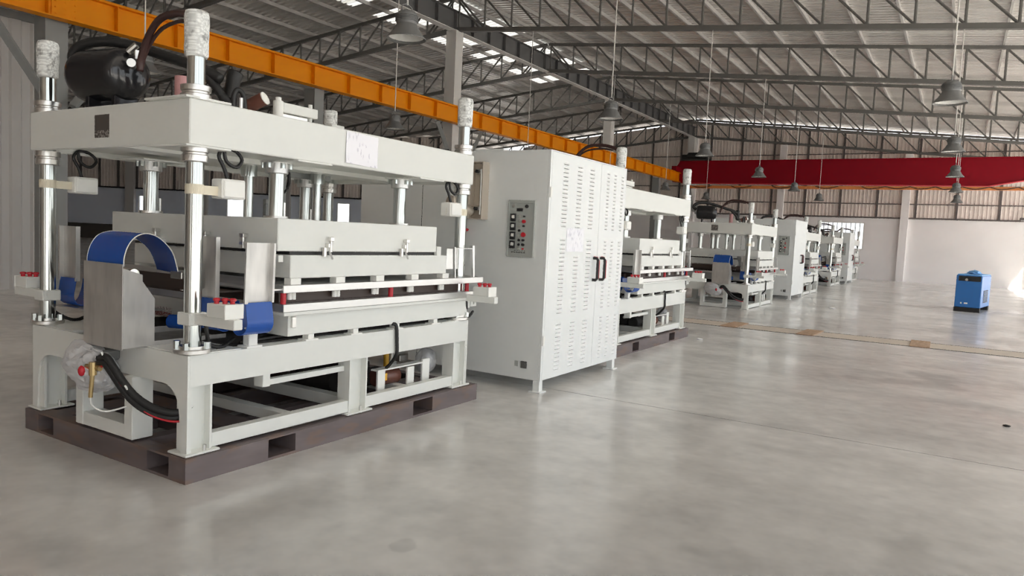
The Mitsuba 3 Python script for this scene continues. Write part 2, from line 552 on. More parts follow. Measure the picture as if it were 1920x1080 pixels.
XW = 42.6
wf = thing('wall_far', 'far gable wall, white plaster below and ribbed metal cladding above', 'wall', kind='structure')
WIN = (0.95, 3.32, 1.64, 3.17)
pl = sbox(-9.1, 0, 24, ZM).difference(sbox(WIN[0], WIN[2], WIN[1], WIN[3]))
part(wf, 'plaster', extr(pl, XW, XW + .25, 'x'), 'plaster')
part(wf, 'flashing', cat(bx(XW - .07, XW, -9.1, 24, ZM - .03, ZM + .05)), 'stud_dark')
edges = np.arange(-9.1, 24.01, 1.9)
for y0, y1 in zip(edges[:-1], edges[1:]):
    m = corrugated(y1 - y0, lambda y: roof_z(y + y0) - .27)
    part(wf, 'cladding_sheet', move(m, (XW, y0, 0)), 'cladding')
    part(wf, 'stud', bx(XW - .09, XW - .03, y0 - .05, y0 + .05, ZM, roof_z(y0) - .27), 'stud_dark')
for z in (4.22, 5.15, 6.1, 7.0):
    part(wf, 'girt', bx(XW - .10, XW - .045, -9.1, 24, z - .025, z + .025), 'stud_dark')
part(wf, 'tie_pipe', tube([[XW - .6, -9.0, 6.05], [XW - .6, 10.8, 6.6]], .05, 8), 'column_light')
for y in (10.9, 5.55, -1.0, -7.1):
    part(wf, 'pilaster', cat(bx(XW - .28, XW - .265, y - .19, y + .19, 0, roof_z(y) - 1.3), bx(XW - .265, XW, y - .19, y - .175, 0, roof_z(y) - 1.3),
                             bx(XW - .265, XW, y + .175, y + .19, 0, roof_z(y) - 1.3)), 'plaster')
wn = thing('window_1', 'bright barred window in the white far wall behind the last presses', 'window', kind='structure')
part(wn, 'frame', extr(sbox(WIN[0], WIN[2], WIN[1], WIN[3]).difference(sbox(WIN[0] + .05, WIN[2] + .05, WIN[1] - .05, WIN[3] - .05)), XW + .02, XW + .09, 'x'), 'white_plastic')
for i in range(1, 10):
    y = WIN[0] + (WIN[1] - WIN[0]) * i / 10
    part(wn, 'bar', bx(XW + .04, XW + .06, y - .016, y + .016, WIN[2] + .05, WIN[3] - .05), 'column_grey')
part(wn, 'pane', bx(XW + .07, XW + .072, WIN[0] + .05, WIN[1] - .05, WIN[2] + .05, WIN[3] - .05)
     if False else trimesh.Trimesh(np.array([[XW + .075, WIN[0] + .05, WIN[2] + .05], [XW + .075, WIN[1] - .05, WIN[2] + .05], [XW + .075, WIN[1] - .05, WIN[3] - .05], [XW + .075, WIN[0] + .05, WIN[3] - .05]]),
                                   np.array([[0, 1, 2], [0, 2, 3]]), process=False), 'glass')

# oblique back wall of the dark bay: local frame, u along the wall, normal n towards the camera
NB = np.array([.852, .524, 0.0]); NB /= np.linalg.norm(NB)
UB = np.array([NB[1], -NB[0], 0.0])
DB = 44.57 / np.linalg.norm([.852, .524])
OB = NB * DB
MB = T(np.array([[NB[0], -UB[0], 0, OB[0]], [NB[1], -UB[1], 0, OB[1]], [0, 0, 1, 0], [0, 0, 0, 1.0]]).tolist())


def bu(px, py): return -float(UB[0] * (px - OB[0]) + UB[1] * (py - OB[1]))     # local y of a point on the wall


wb = thing('wall_back', 'dim back wall of the dark bay, blue grey below and dark cladding above', 'wall', kind='structure')
L0, L1 = bu(36.8, 25.2), bu(18.0, 55.8)
L0, L1 = min(L0, L1), max(L0, L1)
wins = []
for (a, b, z0, z1) in (((25.70, 43.25), (26.02, 42.75), 1.55, 3.0), ((28.80, 38.22), (29.66, 36.84), 1.55, 3.05), ((32.68, 31.92), (33.13, 31.19), 1.55, 3.12)):
    u0, u1 = sorted((bu(*a), bu(*b)))
    wins.append((u0, u1, z0, z1))
low = sbox(L0, .98, L1, ZM)
for (u0, u1, z0, z1) in wins: low = low.difference(sbox(u0, z0, u1, z1))
part(wb, 'plaster', {**mikit.ply(extr(low, 0, .25, 'x'), 'plaster_blue'), 'to_world': MB}, None)
part(wb, 'dado', {**mikit.ply(cat(bx(-.05, .25, L0, L1, 0, .92), bx(-.12, .25, L0, L1, .92, .98), bx(-.09, 0, L0, L1, .6, .65), bx(-.09, 0, L0, L1, .28, .33)), 'dado_brown'), 'to_world': MB}, None,
     label='dark brown band along the foot of the wall')
part(wb, 'flashing', {**mikit.ply(bx(-.12, 0, L0, L1, ZM - .04, ZM + .05), 'black_print'), 'to_world': MB}, None)
for i, (u0, u1, z0, z1) in enumerate(wins):
    w = thing(f'window_{i + 2}', ['small bright window in the dark back wall, beside the left rear press rod', 'bright window in the dark back wall, seen right of the front chrome column',
                                  'narrow bright window in the dark back wall, right of the middle press rods'][i], 'window', kind='structure')
    part(w, 'frame', {**mikit.ply(extr(sbox(u0, z0, u1, z1).difference(sbox(u0 + .04, z0 + .04, u1 - .04, z1 - .04)), .03, .1, 'x'), 'white_plastic'), 'to_world': MB}, None)
    part(w, 'pane', {**mikit.ply(trimesh.Trimesh(np.array([[.06, u0 + .04, z0 + .04], [.06, u1 - .04, z0 + .04], [.06, u1 - .04, z1 - .04], [.06, u0 + .04, z1 - .04]]), np.array([[0, 1, 2], [0, 2, 3]]), process=False), 'glass'), 'to_world': MB}, None)
ue = np.arange(L0, L1, 1.25)
for u in ue:
    y_w = OB[1] - UB[1] * u
    part(wb, 'cladding_sheet', {**mikit.ply(move(corrugated(1.25, lambda y: roof_z(OB[1] - UB[1] * (u + y)) - .05), (0, u, 0)), 'cladding'), 'to_world': MB}, None)
    part(wb, 'stud', {**mikit.ply(bx(-.09, -.03, u - .07, u + .07, ZM, roof_z(y_w) - .1), 'stud_dark'), 'to_world': MB}, None)
for u in (bu(25.47, 43.64), bu(28.0, 39.5), bu(30.9, 34.8)):
    part(wb, 'pilaster', {**mikit.ply(bx(-.3, 0, u - .3, u + .3, 0, 6.0, .01), 'column_light'), 'to_world': MB}, None)

# side walls out of sight that close the hall
wl = thing('wall_left', 'closed end wall of the dark bay', 'wall', kind='structure')
part(wl, 'cladding_sheet', bx(-20.3, 19.0, 53.0, 53.2, 0, 5.4), 'cladding')
wr = thing('wall_rear', 'end wall of the hall behind the first press', 'wall', kind='structure')
gab = Polygon([(-9.1, 0), (54, 0), (54, roof_z(54)), (RY, RZ - .02), (-9.1, roof_z(-9.1))]).difference(sbox(-7.5, 0, -4.0, 4.2))
part(wr, 'cladding_sheet', extr(gab, -20.3, -20.1, 'x'), 'cladding')
wo = thing('wall_right', 'open side of the hall with low sill, piers and lintel', 'wall', kind='structure')
part(wo, 'lintel', bx(-20.1, 42.6, -9.3, -9.1, 6.75, roof_z(-9.1) - .05), 'cladding')
part(wo, 'cladding_sheet', bx(-20.1, -13.8, -9.25, -9.12, 0, 6.75), 'cladding')
for x in np.arange(-20.1, 42.7, 6.27):
    part(wo, 'pier', bx(x - .2, x + .2, -9.4, -9.0, 0, 6.75), 'plaster')

# pale corrugated partition behind the near column
pt = thing('wall_partition', 'pale corrugated sheet partition at the left edge beside the grey column', 'wall', kind='structure')
for i in range(12):
    x0 = 5.08 - (i + 1) * .75
    xs = np.array([0, .12, .16, .32, .36, .50, .54, .70, .75]); ds = np.array([0, 0, -.035, -.035, 0, 0, -.035, -.035, 0])
    V = np.vstack([np.stack([x0 + xs, 12.3 + ds, np.full(9, z)], 1) for z in (0.0, 5.32)])
    F = []
    for j in range(8): F += [[j, j + 1, 9 + j + 1], [j, 9 + j + 1, 9 + j]]
    part(pt, 'partition_sheet', trimesh.Trimesh(V, np.array(F), process=False), 'partition_sheet')
part(pt, 'top_rail', bx(-4, 5.1, 12.22, 12.36, 5.28, 5.42), 'column_grey')

# ------------------------------------------------------------------ crane runway and crane
rb = thing('runway_beam', 'long orange crane runway beam carried along the column line', 'crane runway beam')
part(rb, 'beam', ibeam_x(-8, 39.7, 10.5, 5.06, 5.58, .26, .022, .012), 'orange_paint')
part(rb, 'rail', bx(-8, 39.7, 10.47, 10.53, 5.58, 5.63), 'orange_paint')
for k in range(0, 38):
    x = -7.0 + k * 1.25
    part(rb, 'stiffener', bx(x, x + .014, 10.375, 10.494, 5.082, 5.558), 'orange_paint')
sp = part(rb, 'splice_plate', bx(4.35, 4.85, 10.478, 10.494, 5.10, 5.54), 'orange_paint')
for i in range(3):
    for j in range(4):
        part(sp, 'bolt', cyl([4.42 + i * .17, 10.478, 5.15 + j * .11], [4.42 + i * .17, 10.46, 5.15 + j * .11], .014, 6), 'orange_paint')
cr = thing('crane_girder', 'deep crimson overhead crane girder spanning in front of the far gable wall', 'overhead crane')
XC = 38.6
prof = Y((10.9, 5.08), (10.9, 5.62), (10.5, 6.24), (-8.0, 6.24), (-8.0, 5.50), (-7.2, 5.42), (-4.6, 4.92), (10.2, 5.02))
part(cr, 'girder', extr(prof, XC, XC + .36, 'x'), 'crimson_paint')
part(cr, 'bottom_flange', cat(hull([[XC + a, y, z + b] for y, z in ((10.3, 4.99), (-4.6, 4.89)) for a in (-.08, .44) for b in (0, .035)]),
                              hull([[XC + a, y, z + b] for y, z in ((-4.6, 4.89), (-7.2, 5.39)) for a in (-.08, .44) for b in (0, .035)])), 'red_paint')
part(cr, 'top_flange', bx(XC - .08, XC + .44, -8.0, 10.5, 6.24, 6.27), 'crimson_paint')
part(cr, 'end_carriage', bx(XC - .9, XC + 1.2, 10.38, 10.66, 5.62, 5.9, .01), 'crimson_paint')
fs = part(cr, 'festoon_rail', bx(XC - .16, XC - .06, -8.0, 9.9, 4.70, 4.86), 'festoon_orange', label='orange festoon rail under the crane girder')
for k in range(16):
    y0 = 9.6 - k * 1.1
    if k % 2 == 0 or k > 8:
        part(fs, 'cable', tube(smooth_path([[XC - .2, y0, 4.84], [XC - .2, y0 - .3, 4.76 - .02 * (k % 3)], [XC - .2, y0 - .55, 4.74], [XC - .2, y0 - .8, 4.77], [XC - .2, y0 - 1.1, 4.85]], 4), .022, 6), 'brown_hose')
ho = thing('crane_hoist', 'dark hoist trolley sitting on the left end of the crimson crane girder', 'hoist')
part(ho, 'drum', cyl([XC + .18, 10.1, 6.55], [XC + .18, 8.9, 6.55], .22, 14, c=.03), 'rubber', 30)
part(ho, 'motor', cyl([XC + .18, 10.45, 6.5], [XC + .18, 10.1, 6.5], .16, 12, c=.03), 'rubber', 30)
part(ho, 'chassis', bx(XC - .1, XC + .46, 8.8, 10.4, 6.27, 6.4, .02), 'dark_inside')

# ------------------------------------------------------------------ pendant lamps
lk = Kit()
lk.add('cord', cyl([0, 0, .36], [0, 0, 3.4], .011, 6), 'cord_white')
lk.add('shade', lathe([(.245, 0), (.25, .01), (.22, .045), (.175, .10), (.14, .16), (.125, .185), (.118, .19), (.13, .165), (.165, .10), (.21, .042), (.236, .004), (.245, 0)], n=24, caps=False), 'lamp_grey', 40)
lk.add('reflector', lathe([(.236, .014), (.20, .045), (.15, .10), (.11, .15), (0.0, .155)], n=24, caps=False), 'lamp_white', 40, label='white inside of the shade')
hs = lk.add('housing', lathe([(.125, .18), (.132, .20), (.132, .30), (.10, .34), (.04, .36)], n=20), 'lamp_grey', 40)
for z in (.215, .235, .255, .275):
    lk.add('cooling_fin', lathe([(.128, z), (.145, z + .003), (.145, z + .010), (.128, z + .013)], n=20), 'lamp_grey', parent=hs)
lk.add('bail', tube(smooth_path([[-.1, 0, .32], [-.09, 0, .40], [0, 0, .43], [.09, 0, .40], [.1, 0, .32]], 3), .009, 6), 'lamp_grey')
LX = [4.6, 10.85, 17.1, 23.35, 29.6, 35.85]
ROWS = [(-3.42, 'right row near the open side', ['hidden', 'largest of that row', 'second of that row', 'third of that row', 'fourth of that row', 'smallest of that row']),
        (2.38, 'middle row over the presses', ['largest, above the front press', 'above the tall cabinet', 'above the second press', 'fourth of that row', 'fifth of that row', 'smallest of that row']),
        (8.0, 'left row before the ridge', ['behind the black tank', 'below the orange beam', 'behind the tall cabinet', 'fourth of that row', 'near the second press', 'smallest of that row'])]
for y, rw, names in ROWS:
    for x, nm in zip(LX, names):
        if nm == 'hidden': continue
        L = thing('pendant_lamp', f'grey bell pendant lamp, {rw}, {nm}', 'pendant lamp', 'pendant high bay lamps')
        top = roof_z(y) - 1.22
        zb = 3.93
        lk.place(L, T().translate([x, y, zb]), skip=('cord',) )
        part(L, 'cord', cyl([x, y, zb + .42], [x, y, top], .012, 6), 'cord_white')
# ------------------------------------------------------------------ forming press (built at the first press's place, pallet top at z .15)
P = Kit()
FZ = .15
# base frame
end_poly = Y((.05, FZ), (.112, FZ), (.125, .38), *arc(.29, .40, .16, 178, 90, 8), (.50, .56), (1.40, .56), *arc(1.61, .40, .16, 90, 2, 8), (1.775, .38), (1.79, FZ), (1.85, FZ), (1.85, .75), (.05, .75))
P.add('end_plate', extr(end_poly, .04, .055, 'x'), 'paint')
P.add('end_plate', extr(end_poly, 2.87, 2.885, 'x'), 'paint')
fb = P.add('front_beam', cat(bx(.056, 2.869, .05, .062, .562, .75), bx(.056, 2.869, .062, .16, .738, .75), bx(.056, 2.869, .062, .15, .562, .574)), 'paint')
P.add('rear_beam', cat(bx(.056, 2.869, 1.838, 1.85, .562, .75), bx(.056, 2.869, 1.74, 1.838, .738, .75)), 'paint')
for q in ((.06, .42, .062, .55), (.06, .42, 1.35, 1.838), (2.5, 2.865, .062, .5), (2.5, 2.865, 1.4, 1.838)):
    P.add('bed_plate', bx(*q, .742, .7565), 'paint')
P.add('cross_member', bx(.9, 1.0, .07, 1.83, .60, .72, .004), 'paint')
P.add('cross_member', bx(2.0, 2.1, .07, 1.83, .60, .72, .004), 'paint')
for (x, dx) in ((.135, .155), (1.475, .19), (2.775, .19)):
    for y in (.115, 1.785):
        lg = P.add('leg', hcol(x, y, FZ + .014, .562, dx, .12, .016, .012), 'paint')
        P.add('foot_plate', bx(x - dx / 2 - .04, x + dx / 2 + .04, y - .09, y + .09, FZ, FZ + .014, .003), 'paint', parent=lg)
        P.add('anchor_bolt', cyl([x + .02, y - .07, FZ + .014], [x + .02, y - .07, FZ + .05], .011, 6), 'zinc', parent=lg)
for y0, y1 in ((.06, .13), (1.77, 1.84)):
    P.add('lower_rail', bx(.215, 1.38, y0, y1, .168, .256, .003), 'paint')
    P.add('lower_rail', bx(1.572, 2.68, y0, y1, .168, .256, .003), 'paint')
P.add('lower_tie', bx(1.43, 1.52, .18, 1.72, .168, .256, .003), 'paint')
P.add('lower_tie', bx(.85, .93, .13, 1.77, .168, .24, .003), 'paint')
P.add('lower_tie', bx(2.1, 2.18, .13, 1.77, .168, .24, .003), 'paint')
P.add('conduit_rail', cat(bx(.66, 1.37, .10, .15, .475, .515, .003), bx(.60, .66, .07, .16, .475, .562, .003)), 'paint')
P.add('air_pipe', cyl([.95, .3, .44], [1.4, .3, .44], .02, 10), 'zinc', 30)
# support frame under the end, wrapped filter unit and hoses
sf = cat(bx(.0, .14, .545, .63, FZ + .012, .56, .004), bx(.0, .14, 1.11, 1.195, FZ + .012, .56, .004), bx(.004, .136, .63, 1.11, FZ + .012, FZ + .10, .004))
P.add('support_frame', sf, 'paint')
wrap = trimesh.creation.icosphere(4, 1.0)
v = wrap.vertices
n_ = meshkit.fbm(v * 2.2 + 5, 3, 3) - .5
n2 = meshkit.fbm(v * 6 + 2, 3, 8) - .5
r_ = 1 + .35 * n_ + .16 * n2
wrap.vertices = np.stack([v[:, 0] * .12 * r_, v[:, 1] * .215 * r_ + .06 * v[:, 2], v[:, 2] * .155 * r_], 1) + [-.085, .86, .60]
flt = P.add('filter_unit', cat(cyl([-.06, .94, .47], [-.06, .94, .70], .05, 14, c=.01), cyl([-.06, .80, .49], [-.06, .80, .68], .04, 14, c=.01), bx(-.09, .04, .74, 1.0, .64, .71, .01)), 'lamp_grey', 30)
P.add('plastic_wrap', wrap, 'plastic_film', True, parent=flt, label='clear crumpled plastic bag over the filter unit')
kn = trimesh.creation.icosphere(2, .024); kn.vertices = kn.vertices * [.8, 1, 1.35] + [-.20, .745, .60]
P.add('red_knob', kn, 'red_paint', True, parent=flt, label='red valve knob')
P.add('brass_fitting', cat(cyl([-.17, .675, .66], [-.17, .675, .58], .022, 10), cyl([-.17, .74, .625], [-.15, .63, .625], .018, 10), cyl([-.17, .68, .58], [-.17, .70, .44], .013, 8)), 'brass', 30, parent=flt)
P.add('drain_tube', tube(smooth_path([[-.17, .70, .46], [-.16, .70, .39], [-.1, .66, .345], [.02, .60, .37]], 5), .006, 6), 'white_plastic', True, parent=flt)
hp = smooth_path([[-.14, .66, .68], [-.14, .59, .70], [-.13, .53, .65], [-.11, .45, .56], [-.08, .37, .48], [-.03, .27, .42], [.04, .17, .395], [.11, .13, .42], [.2, .16, .47]], 6)
for k, (dy, dz, m, r) in enumerate(((0, 0, 'rubber', .022), (.02, -.035, 'rubber', .022), (-.012, -.052, 'red_paint', .007))):
    P.add('air_hose', tube(hp + [0, dy, dz], r, 8), m, True, label='thin red air line' if k == 2 else None)
P.add('hose_tie', cat(tube([[-.16, .60, .73], [-.13, .57, .63]], .006, 6), tube([[-.13, .40, .55], [-.06, .42, .45]], .006, 6)), 'white_plastic')
# hydraulics under the bed
pu = P.add('power_pack', bx(1.72, 2.15, .55, 1.1, .17, .40, .02), 'dark_inside')
P.add('motor', cat(cyl([1.66, .42, .30], [2.1, .42, .30], .075, 16, c=.01), cyl([1.60, .42, .30], [1.66, .42, .30], .082, 16, c=.01)), 'dark_inside', 30, parent=pu)
P.add('pump_guard', cat(bx(1.82, 1.91, .17, .19, .235, .405, .003), bx(2.19, 2.28, .17, .19, .24, .385, .003), bx(2.39, 2.49, .17, .19, .235, .43, .003), bx(1.82, 2.45, .17, .25, .395, .408, .002)), 'white_plastic')
P.add('pump', cat(cyl([1.92, .30, .31], [2.19, .30, .31], .07, 16, c=.008)), 'pump_brown', 30)
P.add('warning_tag', bx(1.93, 1.975, .205, .212, .30, .36, .002), 'yellow', label='small yellow tag on the pump')
P.add('filler_tube', cyl([2.29, .5, .31], [2.29, .5, .56], .024, 12), 'yellow', 30, label='yellow filler tube')
P.add('filler_tube', cyl([2.36, .5, .31], [2.36, .5, .56], .016, 12), 'white_plastic', 30)
P.add('valve_block', cat(bx(2.40, 2.60, .5, .62, .42, .52, .006), bx(2.44, 2.56, .47, .6, .36, .42, .006)), 'zinc')
P.add('hanger', bx(2.48, 2.55, .60, .63, .3, .74, .003), 'paint')
sk = trimesh.creation.icosphere(3, 1.0); v = sk.vertices; rr = 1 + .5 * (meshkit.fbm(v * 3, 3, 2) - .5)
sk.vertices = np.stack([v[:, 0] * .10 * rr, v[:, 1] * .09 * rr, v[:, 2] * .12 * rr], 1) + [2.66, .35, .36]
P.add('wrapped_part', sk, 'plastic_film', True)
P.add('black_cable', tube(smooth_path([[1.84, .06, .80], [1.865, .035, .78], [1.88, .034, .65], [1.885, .04, .55], [1.91, .12, .46], [1.93, .18, .415]], 6), .014, 8), 'rubber', True)
cb = []
for k in range(9):
    y0 = .18 + .05 * k
    cb.append(tube(smooth_path([[.5 + .1 * k, y0, .77], [.9 + .05 * k, y0 + .1 * math.sin(k), .782], [1.5, y0 + .06 * math.cos(2 * k), .768], [2.1, y0 - .03, .785], [2.7 - .05 * k, y0 + .05, .77]], 4), .011, 6))
P.add('cable_bundle', cat(*cb), 'rubber', True)
P.add('under_tray', bx(.45, 2.84, .2, 1.7, .745, .758), 'dark_inside')
# bed, platens and heater
bd = P.add('lower_bed', cat(bx(.78, 2.86, .05, 1.80, .795, .943, .004), bx(.70, 3.005, .0, 1.86, .943, .966, .003), bx(2.86, 2.9, .05, 1.8, .86, .943, .003)), 'paint')
P.add('lug', extr(sbox(2.9, .875, 2.985, .938).difference(Polygon(arc(2.945, .905, .014, 0, 360, 14)[:-1])), .04, .12, 'y'), 'paint', parent=bd)
P.add('lug', bx(.80, .835, .03, .06, .855, .93, .003), 'zinc', parent=bd)
P.add('sticker', bx(.7775, .7795, 1.34, 1.58, .798, .868), 'sticker', parent=bd, label='red and white printed sticker')
for x in (.97, 1.41, 1.88, 2.38, 2.71):
    for y in (.09, 1.72):
        P.add('bed_foot', cat(bx(x, x + .055, y - .03, y + .03, .752, .796, .002), bx(x - .03, x + .085, y - .04, y + .04, .750, .760)), 'white_plastic')
P.add('lower_platen', bx(.697, 2.88, .0, 1.87, .968, 1.022, .003), 'alu')
P.add('mould_core', bx(.73, 2.84, .09, 1.78, 1.022, 1.092, .003), 'bakelite')
for x in (.81, 1.22, 1.63, 2.05, 2.46):
    for y in (.06, 1.81):
        P.add('spacer', cat(cyl([x - .018, y, 1.045], [x - .018, y, 1.098], .017, 10), cyl([x + .018, y, 1.045], [x + .018, y, 1.098], .017, 10)), 'white_plastic', 30)
for x in (.716, 1.778, 2.81):
    for y in (.03, 1.84):
        P.add('red_guide', cyl([x, y, 1.022], [x, y, 1.10], .019, 10), 'red_paint', 30, label='red guide post')
P.add('upper_platen', cat(bx(.675, 2.995, -.02, 1.88, 1.098, 1.150, .003)), 'alu')
for x in (.79, 1.2, 1.615, 2.03, 2.44):
    for y in (.0, 1.72):
        P.add('heater_lug', bx(x - .045, x + .045, y - .005, y + .06, 1.15, 1.192, .002), 'white_plastic')
P.add('heater_box', bx(.743, 2.45, .0, 1.78, 1.192, 1.347, .005), 'paint')
P.add('gasket', bx(.76, 2.36, .03, 1.80, 1.347, 1.374), 'rubber')
P.add('heater_bracket', cat(bx(.66, .70, .02, .06, 1.30, 1.345, .002), bx(2.31, 2.37, .0, .1, 1.335, 1.42, .003), bx(2.33, 2.36, .06, .09, 1.36, 1.38)), 'paint')
P.add('ram', bx(.633, 2.30, .0, 1.90, 1.372, 1.585, .005), 'paint')
for x in (1.07, 1.88):
    P.add('toggle_clamp', cat(cyl([x, -.03, 1.37], [x, -.03, 1.455], .012, 8), bx(x - .025, x + .01, -.035, .0, 1.40, 1.43, .002), cyl([x - .05, -.02, 1.34], [x - .05, -.02, 1.40], .018, 8), bx(x - .015, x + .02, -.045, -.015, 1.445, 1.475, .003),
                               cyl([x + .02, -.03, 1.32], [x - .01, -.03, 1.37], .008, 6)), 'zinc', 30)
for y in (1.28, .70, .30):
    P.add('toggle_clamp', cat(cyl([.60, y, 1.38], [.60, y, 1.46], .012, 8), bx(.585, .635, y - .02, y + .02, 1.40, 1.42, .002), bx(.58, .62, y - .03, y + .015, 1.45, 1.475, .003)), 'zinc', 30)
P.add('clamp_ledge', cat(bx(.56, .634, 1.2, 1.36, 1.375, 1.40, .002), bx(.56, .634, 1.52, 1.68, 1.375, 1.40, .002)), 'paint')
# rods between the ram and the crosshead
for x, y in ((.91, .35), (2.22, .35), (.70, 1.5), (2.22, 1.5)):
    fl_ = P.add('cylinder_flange', cat(cyl([x, y, 1.895], [x, y, 1.98], .078, 20, c=.004), cyl([x, y, 1.965], [x, y, 1.982], .105, 20)), 'alu', 30)
    for k in range(6):
        a = k * math.pi / 3 + .3
        P.add('bolt', cyl([x + .093 * math.cos(a), y + .093 * math.sin(a), 1.93], [x + .093 * math.cos(a), y + .093 * math.sin(a), 1.968], .014, 6), 'chrome', parent=fl_)
    P.add('piston_rod', cyl([x, y, 1.585], [x, y, 1.90], .052, 20), 'chrome', 40)
    rf = P.add('rod_flange', cyl([x, y, 1.584], [x, y, 1.602], .085, 20), 'zinc', 30)
    P.add('guide_rod', cyl([x + .085, y + .02, 1.585], [x + .085, y + .02, 1.70], .014, 10), 'zinc', 30)
for x, y in ((1.15, .95), (1.85, .95)):
    P.add('centre_rod', cat(cyl([x, y, 1.585], [x, y, 2.0], .035, 16), cyl([x, y, 1.90], [x, y, 1.99], .06, 16)), 'chrome', 40)
P.add('limit_frame', cat(bx(1.52, 1.56, 1.0, 1.04, 1.70, 1.99, .003), bx(1.36, 1.56, 1.0, 1.04, 1.70, 1.74, .003), bx(1.36, 1.40, 1.0, 1.04, 1.585, 1.70, .003), bx(1.5, 2.1, 1.05, 1.09, 1.94, 1.985, .003)), 'column_grey')
P.add('cable_loop', tube(smooth_path([[1.62, 1.05, 1.97], [1.50, 1.0, 1.95], [1.44, 1.0, 1.86], [1.52, 1.0, 1.80], [1.6, 1.02, 1.88], [1.6, 1.02, 1.97]], 5), .013, 8), 'rubber', True)
# columns
for x, y, zt in ((.115, .12, 2.755), (2.80, .12, 2.745), (.115, 1.80, 2.745), (2.80, 1.80, 2.72)):
    P.add('column', cyl([x, y, .76], [x, y, 2.60], .0505, 28), 'chrome', 40)
    cf = P.add('column_flange', cat(cyl([x, y, .756], [x, y, .785], .105, 24, c=.004), cyl([x, y, .785], [x, y, .80], .075, 20)), 'zinc', 30)
    for k in range(4):
        a = k * math.pi / 2 + .6
        P.add('bolt', cat(cyl([x + .09 * math.cos(a), y + .09 * math.sin(a), .785], [x + .09 * math.cos(a), y + .09 * math.sin(a), .825], .02, 6),), 'chrome', parent=cf)
    P.add('column_collar', lathe([(.072, 1.885), (.076, 1.89), (.076, 1.925), (.068, 1.93), (.068, 1.94), (.078, 1.945), (.078, 1.98)], (x, y, 0), n=24), 'zinc', 30)
    P.add('column_nut', lathe([(.085, 2.243), (.085, 2.275), (.076, 2.28), (.076, 2.29), (.084, 2.295), (.084, 2.325), (.06, 2.33)], (x, y, 0), n=24), 'zinc', 30)
    s_ = lathe([(.06, 2.49), (.066, 2.50), (.067, 2.6), (.069, 2.7), (.069, zt - .03), (.062, zt - .008), (.045, zt)], (x, y, 0), n=28)
    s_ = s_.subdivide().subdivide()
    nn = meshkit.fbm(s_.vertices * 40, 3, 4) - .5
    s_.vertices[:, :2] = np.array([x, y]) + (s_.vertices[:, :2] - [x, y]) * (1 + .10 * nn[:, None])
    P.add('column_sleeve', s_, 'bubble_wrap', True, label='white bubble wrap sleeve on the column top')
# crosshead
ch = P.add('crosshead', cat(bx(.03, 2.87, .05, .075, 1.98, 2.243, .006), bx(.03, .055, .05, 1.86, 1.98, 2.243, .006), bx(2.845, 2.87, .05, 1.86, 1.98, 2.243, .006), bx(.03, 2.87, 1.835, 1.86, 1.98, 2.243, .006),
                            bx(.04, 2.86, .06, 1.85, 2.215, 2.243, .003), bx(.05, 2.85, .07, 1.84, 2.02, 2.035), bx(.05, 2.85, .80, 1.05, 1.985, 2.02)), 'paint')
for x0, x1 in ((.0, .30), (.82, 1.13), (2.10, 2.42)):
    P.add('pad_plate', bx(x0, x1, .035, .42, 1.969, 1.981, .002), 'paint', parent=ch)
P.add('pad_plate', bx(.0, .30, .04, .45, 2.243, 2.256, .002), 'paint', parent=ch)
P.add('pad_plate', bx(.55, .90, 1.35, 1.7, 1.969, 1.981, .002), 'paint', parent=ch)
P.add('name_plate', bx(.0275, .0305, .87, 1.035, 2.042, 2.186, .001), 'name_plate', parent=ch, label='small dark metal name plate')
# junction boxes taped to the columns
def jbox(x, y, z, s, tapez, colx, coly):
    j = P.add('junction_box', bx(x, x + .17, y - .06, y + .05, z, z + .12, .008), 'white_plastic')
    P.add('box_lid', bx(x + .01, x + .16, y - .068, y - .058, z + .01, z + .11, .004), 'white_plastic', parent=j)
    P.add('tape_band', cat(lathe([(.0515, tapez), (.053, tapez), (.053, tapez + .058), (.0515, tapez + .058)], (colx, coly, 0), n=24), bx(min(colx, x) + .0, max(x + .0, colx) + .01, y - .02, y - .014, tapez, tapez + .055)), 'cream_tape', 30, parent=j)
    P.add('cable_loop', tube(smooth_path([[x + .08, y, z + .12], [x + .06, y + .01, z + .19], [x + .03, y + .02, z + .26], [x + .07, y + .02, z + .31], [x + .15, y + .02, z + .30], [x + .19, y + .01, z + .25], [x + .14, y, z + .20], [x + .07, y, z + .23], [x + .05, y, z + .30]], 5), .011, 8), 'rubber', True, parent=j)
jbox(.26, .12, 1.685, 1, 1.70, .115, .12)
jbox(.27, 1.80, 1.70, 1, 1.725, .115, 1.80)
jbox(2.53, .10, 1.685, 1, 1.70, 2.80, .12)
